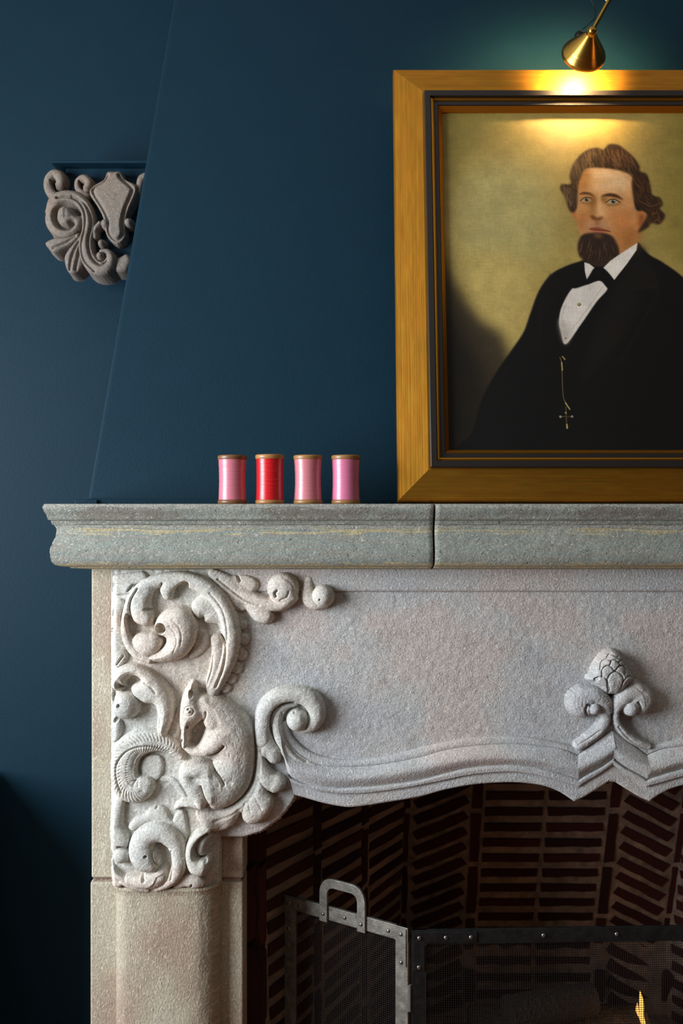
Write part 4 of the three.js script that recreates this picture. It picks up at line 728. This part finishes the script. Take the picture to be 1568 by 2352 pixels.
// ------------------------------------------------------------------ four thread spools on the shelf
{
  const z = 0.035, k = (CAMZ - z) / FOC, R = 33.5 * k, Ht = 112 * k;
  const flange = (r, h) => new THREE.LatheGeometry([[0.004, 0], [r - 0.002, 0], [r - 0.0004, 0.0012], [r, h * 0.35], [r, h * 0.65], [r - 0.0006, h - 0.0015], [r - 0.003, h], [0.004, h], [0.004, 0]].map((p) => new THREE.Vector2(...p)), 48);
  const threadG = (waist, fall) => { const pts = [], n = 58, y0 = 0.0095, y1 = Ht - 0.0095; for (let i = 0; i <= n * 4; i++) { const t = i / (n * 4), w = 31.8 * k - waist * Math.sin(Math.PI * t) - fall * sstep(0.6, 1, t) * 0.3; pts.push(new THREE.Vector2(w + 0.0001 * Math.sin(i * Math.PI / 2) + (vnoise(i * 0.21, waist * 1e5, 4096, 15) - 0.5) * 0.0004, lerp(y0, y1, t))); } return new THREE.LatheGeometry(pts, 56); };
  const silk = (r, g, b) => new THREE.MeshPhysicalMaterial({ color: new THREE.Color().setRGB(r, g, b), roughness: 0.3, specularIntensity: 1, clearcoat: 0.7, clearcoatRoughness: 0.28 });
  const wood = (h) => new THREE.MeshStandardMaterial({ color: h, roughness: 0.38 });
  const list = [
    [533.5, 1.0, silk(0.60, 0.17, 0.22), 0x7a5232, 0.0014, 0, 'pale pink thread spool at the left end of the row, beside the red one'],
    [619.5, 1.012, silk(0.62, 0.008, 0.012), 0xa87643, 0.0010, 0.0006, 'bright red thread spool among the pink ones on the mantel'],
    [707, 1.0, silk(0.60, 0.19, 0.21), 0x9c713f, 0.0019, -0.001, 'dusty pink thread spool just right of the red spool'],
    [794, 1.0, silk(0.62, 0.16, 0.27), 0x94683a, 0.0012, 0, 'rose pink thread spool nearest the gilt picture frame']];
  for (const [px, s, mt, wc, waist, fall, label] of list) {
    const o = thing('thread_spool', label, 'thread spool', [atX(px, z), SHELF, z], 'thread spools on the mantel shelf');
    o.scale.set(1, s, 1); o.rotation.y = rr(0, 6);
    const w = wood(wc);
    obj('flange', flange(R, 0.0098), w, o); const t = obj('flange', flange(R, 0.0105), w, o); t.position.y = Ht - 0.0105;
    obj('thread', threadG(waist, fall), mt, o);
  }
}

// ------------------------------------------------------------------ firebox of thin bricks
{
  const fb = thing('firebox', 'dark sooty brick firebox with herringbone side panels behind the screen', 'firebox');
  fb.userData.kind = 'structure';
  const DB = 2.927, kb = DB / FOC, Yr = EYE - (1960 - 1176) * kb;
  const zBack = (y) => CAMZ - DB + 0.36 * (clamp(y, 0.25, 1.2) - Yr);
  const hw = (1560 - 1243) * kb;                             // half width of the back
  const xl = CX - hw, xrr = CX + hw;
  const brickG = [0, 1, 2, 3].map(() => { const g = new THREE.BoxGeometry(1, 1, 1, 4, 1, 1), p = g.attributes.position; const m = new Map(); for (let i = 0; i < p.count; i++) { const key = [p.getX(i), p.getY(i), p.getZ(i)].map((v) => v.toFixed(3)).join(); if (!m.has(key)) m.set(key, [rr(-0.012, 0.012), rr(-0.09, 0.09), rr(-0.08, 0.08)]); const d = m.get(key), f = p.getZ(i) > 0 ? 0.96 : 1; p.setXYZ(i, (p.getX(i) + d[0]) * f, (p.getY(i) + d[1]) * (f - 0.03), p.getZ(i) + d[2]); } g.computeVertexNormals(); return toCreasedNormals(g, 0.5); });
  let nB = 0;
  const brick = (pos, xAxis, nrm, len, hgt, dep = 0.03, roll = 0) => {
    const m = obj('brick', brickG[nB % 4], M.bricks[Math.floor(rnd() * 4)], fb); nB++;
    const zA = nrm.clone().normalize(), xA = xAxis.clone().sub(zA.clone().multiplyScalar(xAxis.dot(zA))).normalize(), yA = zA.clone().cross(xA);
    m.quaternion.setFromRotationMatrix(new THREE.Matrix4().makeBasis(xA, yA, zA)); m.rotateZ(roll + rr(-0.008, 0.008)); m.scale.set(len, hgt, dep); m.position.copy(pos).addScaledVector(zA, 0.004 - dep / 2 + rr(-0.001, 0.001));
    return m;
  };
  const pitch = 40 * kb, bh = 22.5 * kb, nB0 = V(0, -0.36, 1).normalize();
  const bp = (px, y) => V(CX + (px - 1243) * kb, y, zBack(y));
  // mortar bed of the back
  const bed = []; for (let i = 0; i <= 24; i++) { const y = i / 24 * HEADY; bed.push([[xl - 0.02, y, zBack(y)], [CX, y, zBack(y)], [xrr + 0.02, y, zBack(y)]]); }
  bed.reverse();
  obj('mortar_bed', surface(bed.map((r) => r), (p) => [p[0], p[1]]), M.mortar, fb);
  const cols = [[1089, 23], [1398, 23], [926, 24], [1560, 24]];
  for (const [px, w] of cols) for (let y = 0.055; y < HEADY; y += 140 * kb) brick(bp(px, y + 0.02), V(0, 1, 0.36), nB0, 138 * kb, w * kb);
  const rows0 = EYE - (2010 - 1176) * kb;
  for (let r = -16; r < 9; r++) {
    const y = rows0 + r * pitch; if (y < 0.03 || y > HEADY) continue;
    brick(bp(1173, y), V(1, 0, 0), nB0, 134 * kb, bh); brick(bp(1313.5, y), V(1, 0, 0), nB0, 134 * kb, bh);
    brick(bp(1008, y + 0.004), V(1, 0, 0), nB0, 135 * kb, bh * 1.1, 0.03, 0.47); brick(bp(1479, y + 0.002), V(1, 0, 0), nB0, 135 * kb, bh * 1.1, 0.03, -0.53);
  }
  // splayed side walls
  for (const sd of [-1, 1]) {
    const fx = sd < 0 ? atX(592, -0.115) : 2 * CX - atX(592, -0.115), bx = sd < 0 ? xl : xrr, fzz = -0.115;
    const P = (u, y) => V(lerp(fx, bx, u), y, lerp(fzz, zBack(y), u));
    const bedS = []; for (let i = 0; i <= 24; i++) { const y = HEADY - i / 24 * HEADY, row = []; for (let j = 0; j <= 8; j++) { const p = P(j / 8, y); row.push([p.x, p.y, p.z]); } bedS.push(sd < 0 ? row : row.reverse()); }
    obj('mortar_bed', surface(bedS, (p) => [p[0] + p[2], p[1]]), M.mortar, fb);
    const Lw = P(0, 0.6).distanceTo(P(1, 0.6)), n = 3, cell = 1 / n;
    for (let k = 0; k < n; k++) {
      for (let y = 0.09; y < HEADY; y += 140 * kb) { const u = (k + 0.04) * cell, a = P(u, y), t = P(u + 0.02, y).sub(a), up = P(u, y + 0.05).sub(a), nn = sd < 0 ? t.clone().cross(up) : t.clone().cross(up); if (nn.z < 0) nn.negate(); brick(a, up, nn, 132 * kb, 0.032); }
      for (let r = -16; r < 9; r++) { const y = rows0 + r * pitch; if (y < 0.03 || y > HEADY) continue; const u = (k + 0.56) * cell, a = P(u, y), t = P(u + 0.02, y).sub(a), up = P(u, y + 0.05).sub(a), nn = t.clone().cross(up); if (nn.z < 0) nn.negate(); brick(a, t, nn, Lw * cell * 0.84, bh); }
    }
    // brick return between stone and splay
    const rx = sd < 0 ? OPX : 2 * CX - OPX;
    for (let y = 0.1; y < HEADY; y += 0.2) { const b = obj('brick', brickG[nB % 4], M.bricks[nB % 4], fb); nB++; b.scale.set(Math.abs(fx - rx) + 0.03, 0.19, 0.05); b.position.set((fx + rx) / 2 - sd * 0.004, y, -0.135); }
  }
  obj('hearth', box(OPX - 0.005, 2 * CX - OPX + 0.005, 0, 0.02, -1.05, -0.09), M.mortar, fb);
}

// ------------------------------------------------------------------ folding fire screen
{
  const hinge = V(atX(938, 0), 0, 0.0), topY = atY(2131, 0);
  const scr = thing('fire_screen', 'folding iron fire screen with wire mesh and a riveted handle, standing in the opening', 'fire screen', [hinge.x, 0, hinge.z]);
  const panel = (name, W, Hh, mat, bw, rot, x0, opts) => {       // built from x = 0 to W, front at +z
    const d = 0.008, fr = [box(0, W, Hh - bw, Hh, -d / 2, d / 2, 0.001), box(0, W, 0.03, 0.03 + bw, -d / 2, d / 2, 0.001), box(0, bw, 0.03, Hh, -d / 2 + 0.0003, d / 2 - 0.0003, 0.001), box(W - bw, W, 0.03, Hh, -d / 2 + 0.0003, d / 2 - 0.0003, 0.001), box(0, bw, 0, 0.03, -d / 2, d / 2), box(W - bw, W, 0, 0.03, -d / 2, d / 2)];
    const p = obj(name, fr, mat, scr); p.rotation.y = rot; p.position.set(x0[0], 0, x0[1]);
    const wires = [], st = 0.0052, r = 0.0008, bar4 = (x, y, w, h, z) => { const g = new THREE.BoxGeometry(w, h, r); g.translate(x, y, z); return g; };
    for (let x = bw; x < W - bw; x += st) wires.push(bar4(x, Hh / 2, r, Hh - 0.04, 0.0005)); for (let y = 0.05; y < Hh - bw; y += st) wires.push(bar4(W / 2, y, W - bw, r, -0.0005));
    obj('wire_mesh', wires, M.wire, p);
    const rg = new THREE.SphereGeometry(0.0052, 14, 8, 0, Math.PI * 2, 0, Math.PI / 2); rg.rotateX(Math.PI / 2); rg.scale(1, 1, 0.75);
    const rivet = (x, y, z = d / 2) => { const q = obj('rivet', rg, M.rivet, p); q.position.set(x, y, z); };
    const br = (xa, dirx, lh, lv) => {                            // L-shaped corner bracket with mitre nick
      const s = new THREE.Shape([[0, 0], [lh, 0], [lh, -bw * 0.72], [bw * 0.98, -bw * 0.72], [bw * 0.72, -bw * 0.98], [bw * 0.72, -lv], [0, -lv]].map(([x, y]) => new THREE.Vector2(xa + dirx * (x + bw * 0.12), Hh - bw * 0.12 + y)));
      const g = new THREE.ExtrudeGeometry(s, { depth: 0.0022, bevelEnabled: true, bevelThickness: 0.0006, bevelSize: 0.0006, bevelSegments: 1 }); g.translate(0, 0, d / 2);
      obj('corner_bracket', worldUV(g), mat, p);
    };
    for (const [xa, dr] of [[0, 1], [W, -1]]) {
      br(xa, dr, opts.lh, opts.lv); const zt = d / 2 + 0.0025;
      rivet(xa + dr * bw * 0.5, Hh - bw * 0.5, zt); rivet(xa + dr * bw * 0.48, Hh - opts.lv + 0.004, zt); for (const t of opts.hr) rivet(xa + dr * t, Hh - bw * 0.5, zt);
    }
    for (const t of opts.mid) rivet(t * W, Hh - bw * 0.48);
    return { p, d, rivet, Hh, bw };
  };
  const end = V(atX(655, -0.192), 0, -0.192), wing = end.clone().sub(hinge), Wl = Math.hypot(wing.x, wing.z);
  const lp = panel('side_panel', Wl, topY, M.iron, 0.033, Math.atan2(-(hinge.z - end.z), hinge.x - end.x), [end.x - hinge.x, end.z - hinge.z], { lh: 0.062, lv: 0.085, hr: [0.05], mid: [0.51] });
  // handle of flat bar, bent and riveted to the top rail
  const hx0 = Wl * 0.315, hx1 = Wl * 0.68, hb = 0.0205, hh = 0.07, yb = topY - 0.036, r = 0.042;
  const so = new THREE.Shape(); so.moveTo(hx0, yb); so.lineTo(hx0, topY + hh - r); so.quadraticCurveTo(hx0, topY + hh, hx0 + r, topY + hh); so.lineTo(hx1 - r, topY + hh); so.quadraticCurveTo(hx1, topY + hh, hx1, topY + hh - r); so.lineTo(hx1, yb); so.lineTo(hx1 - hb, yb); so.lineTo(hx1 - hb, topY + hh - r); so.quadraticCurveTo(hx1 - hb, topY + hh - hb, hx1 - r, topY + hh - hb); so.lineTo(hx0 + r, topY + hh - hb); so.quadraticCurveTo(hx0 + hb, topY + hh - hb, hx0 + hb, topY + hh - r); so.lineTo(hx0 + hb, yb); so.closePath();
  const hg = new THREE.ExtrudeGeometry(so, { depth: 0.0055, bevelEnabled: true, bevelThickness: 0.0008, bevelSize: 0.0008, bevelSegments: 2, curveSegments: 12 }); hg.translate(0, 0, lp.d / 2);
  obj('handle', worldUV(hg), M.iron, lp.p); lp.rivet(hx0 + hb / 2, topY - 0.018, lp.d / 2 + 0.006); lp.rivet(hx1 - hb / 2, topY - 0.018, lp.d / 2 + 0.006);
  const Wc = 2 * (CX - hinge.x) - 0.014;
  panel('centre_panel', Wc, topY - 0.004, M.ironDark, 0.034, 0.035, [0.007, 0], { lh: 0.145, lv: 0.088, hr: [0.078, 0.136], mid: [0.33, 0.515, 0.7] });
  for (const y of [topY - 0.16, topY - 0.52]) { const g = new THREE.CylinderGeometry(0.0045, 0.0045, 0.06, 12); g.translate(0.002, y, 0.002); obj('hinge', g, M.iron, scr); }
}

// ------------------------------------------------------------------ fire: grate, logs, flame
{
  const zl = -0.45, y0 = 0.02;
  const gr = thing('fire_grate', 'black iron fire grate under the logs', 'grate', [0.72, y0, zl]);
  obj('bar', [-0.24, -0.12, 0, 0.12, 0.24].map((x) => box(x - 0.008, x + 0.008, 0.06, 0.075, -0.14, 0.14)), M.darkMetal, gr); obj('frame', [box(-0.27, 0.27, 0.045, 0.06, -0.12, -0.1), box(-0.27, 0.27, 0.045, 0.06, 0.1, 0.12)], M.darkMetal, gr);
  for (const [x, z] of [[-0.25, -0.11], [0.25, -0.11], [-0.25, 0.11], [0.25, 0.11]]) obj('leg', box(x - 0.01, x + 0.01, 0, 0.046, z - 0.01, z + 0.01), M.darkMetal, gr);
  const barkT = makeMaps(256, [3, 6], (u, v) => { const a = fbm(u * 20, v * 6, 20, 3, 900); return [40 + 40 * a, 34 + 34 * a, 30 + 28 * a, a]; });
  const bark = new THREE.MeshStandardMaterial({ map: barkT.map, bumpMap: barkT.bump, bumpScale: 0.008, roughness: 0.95 });
  const log = (p, len, r, ry, rz, label) => { const g = new THREE.CylinderGeometry(r, r * 0.92, len, 28, 14); const a = g.attributes.position; for (let i = 0; i < a.count; i++) { const x = a.getX(i), z = a.getZ(i), y = a.getY(i), rad = Math.hypot(x, z); if (rad > 1e-4) { const t = Math.atan2(z, x), k = 1 + 0.16 * (fbm(Math.cos(t) * 2 + 5, Math.sin(t) * 2 + y * 4 + 5, 4096, 3, p[0] * 100 | 0) - 0.5); a.setXYZ(i, x * k, y, z * k); } } g.computeVertexNormals(); g.rotateZ(Math.PI / 2); const m = obj('log', g, bark); m.position.set(...p); m.rotation.set(0, ry, rz); tag(m, label, 'log'); m.userData.group = 'logs on the grate'; return m; };
  log([0.62, 0.165, -0.54], 0.5, 0.068, 0.05, 0.0, 'charred log at the back of the grate'); log([0.74, 0.16, -0.37], 0.46, 0.062, -0.06, 0.0, 'charred log at the front of the grate'); log([0.585, 0.268, -0.47], 0.26, 0.048, 0.28, 0.03, 'short charred log lying across the others');
  const fl = thing('flame', 'small yellow flame rising behind the mesh at the lower right', 'flame', [atX(1471, zl), 0.2, zl]);
  const tongue = (pts, name) => { const c = catmull(pts, 6), rows = c.map(([x, y, r]) => { const a = []; for (let k = 0; k <= 12; k++) { const t = -k / 12 * Math.PI * 2; a.push([x + r * Math.cos(t), y, r * 0.7 * Math.sin(t)]); } return a; }); return obj(name, surface(rows, (p) => [p[0], p[1]]), M.flame, fl); };
  M.flame = new THREE.MeshStandardMaterial({ color: 0x000000, emissive: new THREE.Color().setRGB(1, 0.46, 0.1), emissiveIntensity: 1.9 });
  tongue([[0.010, -0.02, 0.009], [0.009, 0.02, 0.007], [0.004, 0.05, 0.0045], [0.002, 0.075, 0.0065], [0.001, 0.098, 0.005], [-0.002, 0.12, 0.0008]], 'flame_tongue'); tongue([[0.008, 0.01, 0.004], [0.001, 0.04, 0.0032], [-0.009, 0.065, 0.0045], [-0.010, 0.088, 0.0006]], 'flame_tongue');
  const fire = new THREE.PointLight(new THREE.Color().setRGB(1, 0.5, 0.18), 0.035, 5, 2); fire.position.set(0.02, 0.05, 0.05); fire.castShadow = true; fl.add(fire);
}

// ------------------------------------------------------------------ things outside the frame that light or shade it
{
  const sb = thing('added_sideboard', 'low dark sideboard out of view, put in to shade the blue wall left of the fireplace', 'added_sideboard', [-1.62, 0, -0.38]);  // unseen furniture added as an occluder, shades the lower left wall
  obj('body', box(-0.58, 0.58, 0.1, 0.86, -0.21, 0.21, 0.006), M.darkWood, sb); obj('top', box(-0.6, 0.6, 0.86, 0.89, -0.22, 0.225, 0.006), M.darkWood, sb);
  for (const x of [-0.29, 0.29]) { const d = obj('door', box(x - 0.27, x + 0.27, 0.13, 0.83, 0.21, 0.225, 0.004), M.darkWood, sb); obj('knob', new THREE.SphereGeometry(0.014, 14, 10).translate(x < 0 ? -0.05 : 0.05, 0.5, 0.238), M.brass, d); }
  for (const x of [-0.54, 0.54]) for (const z of [-0.17, 0.17]) obj('leg', box(x - 0.025, x + 0.025, 0, 0.1, z - 0.025, z + 0.025), M.darkWood, sb);
  const fl = thing('floor_lamp', 'floor lamp with a warm linen shade to the right of the fireplace', 'lamp', [2.95, 0, 1.5]);
  obj('base', new THREE.LatheGeometry([[0, 0], [0.15, 0], [0.15, 0.012], [0.03, 0.03], [0.0, 0.03]].map((p) => new THREE.Vector2(...p)), 40), M.brass, fl); obj('pole', new THREE.CylinderGeometry(0.011, 0.011, 1.5, 16).translate(0, 0.78, 0), M.brass, fl);
  obj('lamp_shade', new THREE.LatheGeometry([[0.22, 1.4], [0.15, 1.72], [0.148, 1.72], [0.218, 1.4], [0.22, 1.4]].map((p) => new THREE.Vector2(...p)), 48), new THREE.MeshPhysicalMaterial({ color: 0xf2dcb4, roughness: 1, transmission: 0.5, thickness: 0 }), fl);
  obj('bulb', new THREE.SphereGeometry(0.035, 20, 14).translate(0, 1.56, 0), new THREE.MeshStandardMaterial({ color: 0xffe0b0, emissive: 0xffb060, emissiveIntensity: 6 }), fl);
  const pl = new THREE.PointLight(new THREE.Color().setRGB(1, 0.66, 0.32), 2.6, 12, 2); pl.position.set(0, 1.56, 0); pl.castShadow = true; pl.shadow.radius = 2; fl.add(pl);
}

renderer.render(scene, camera);
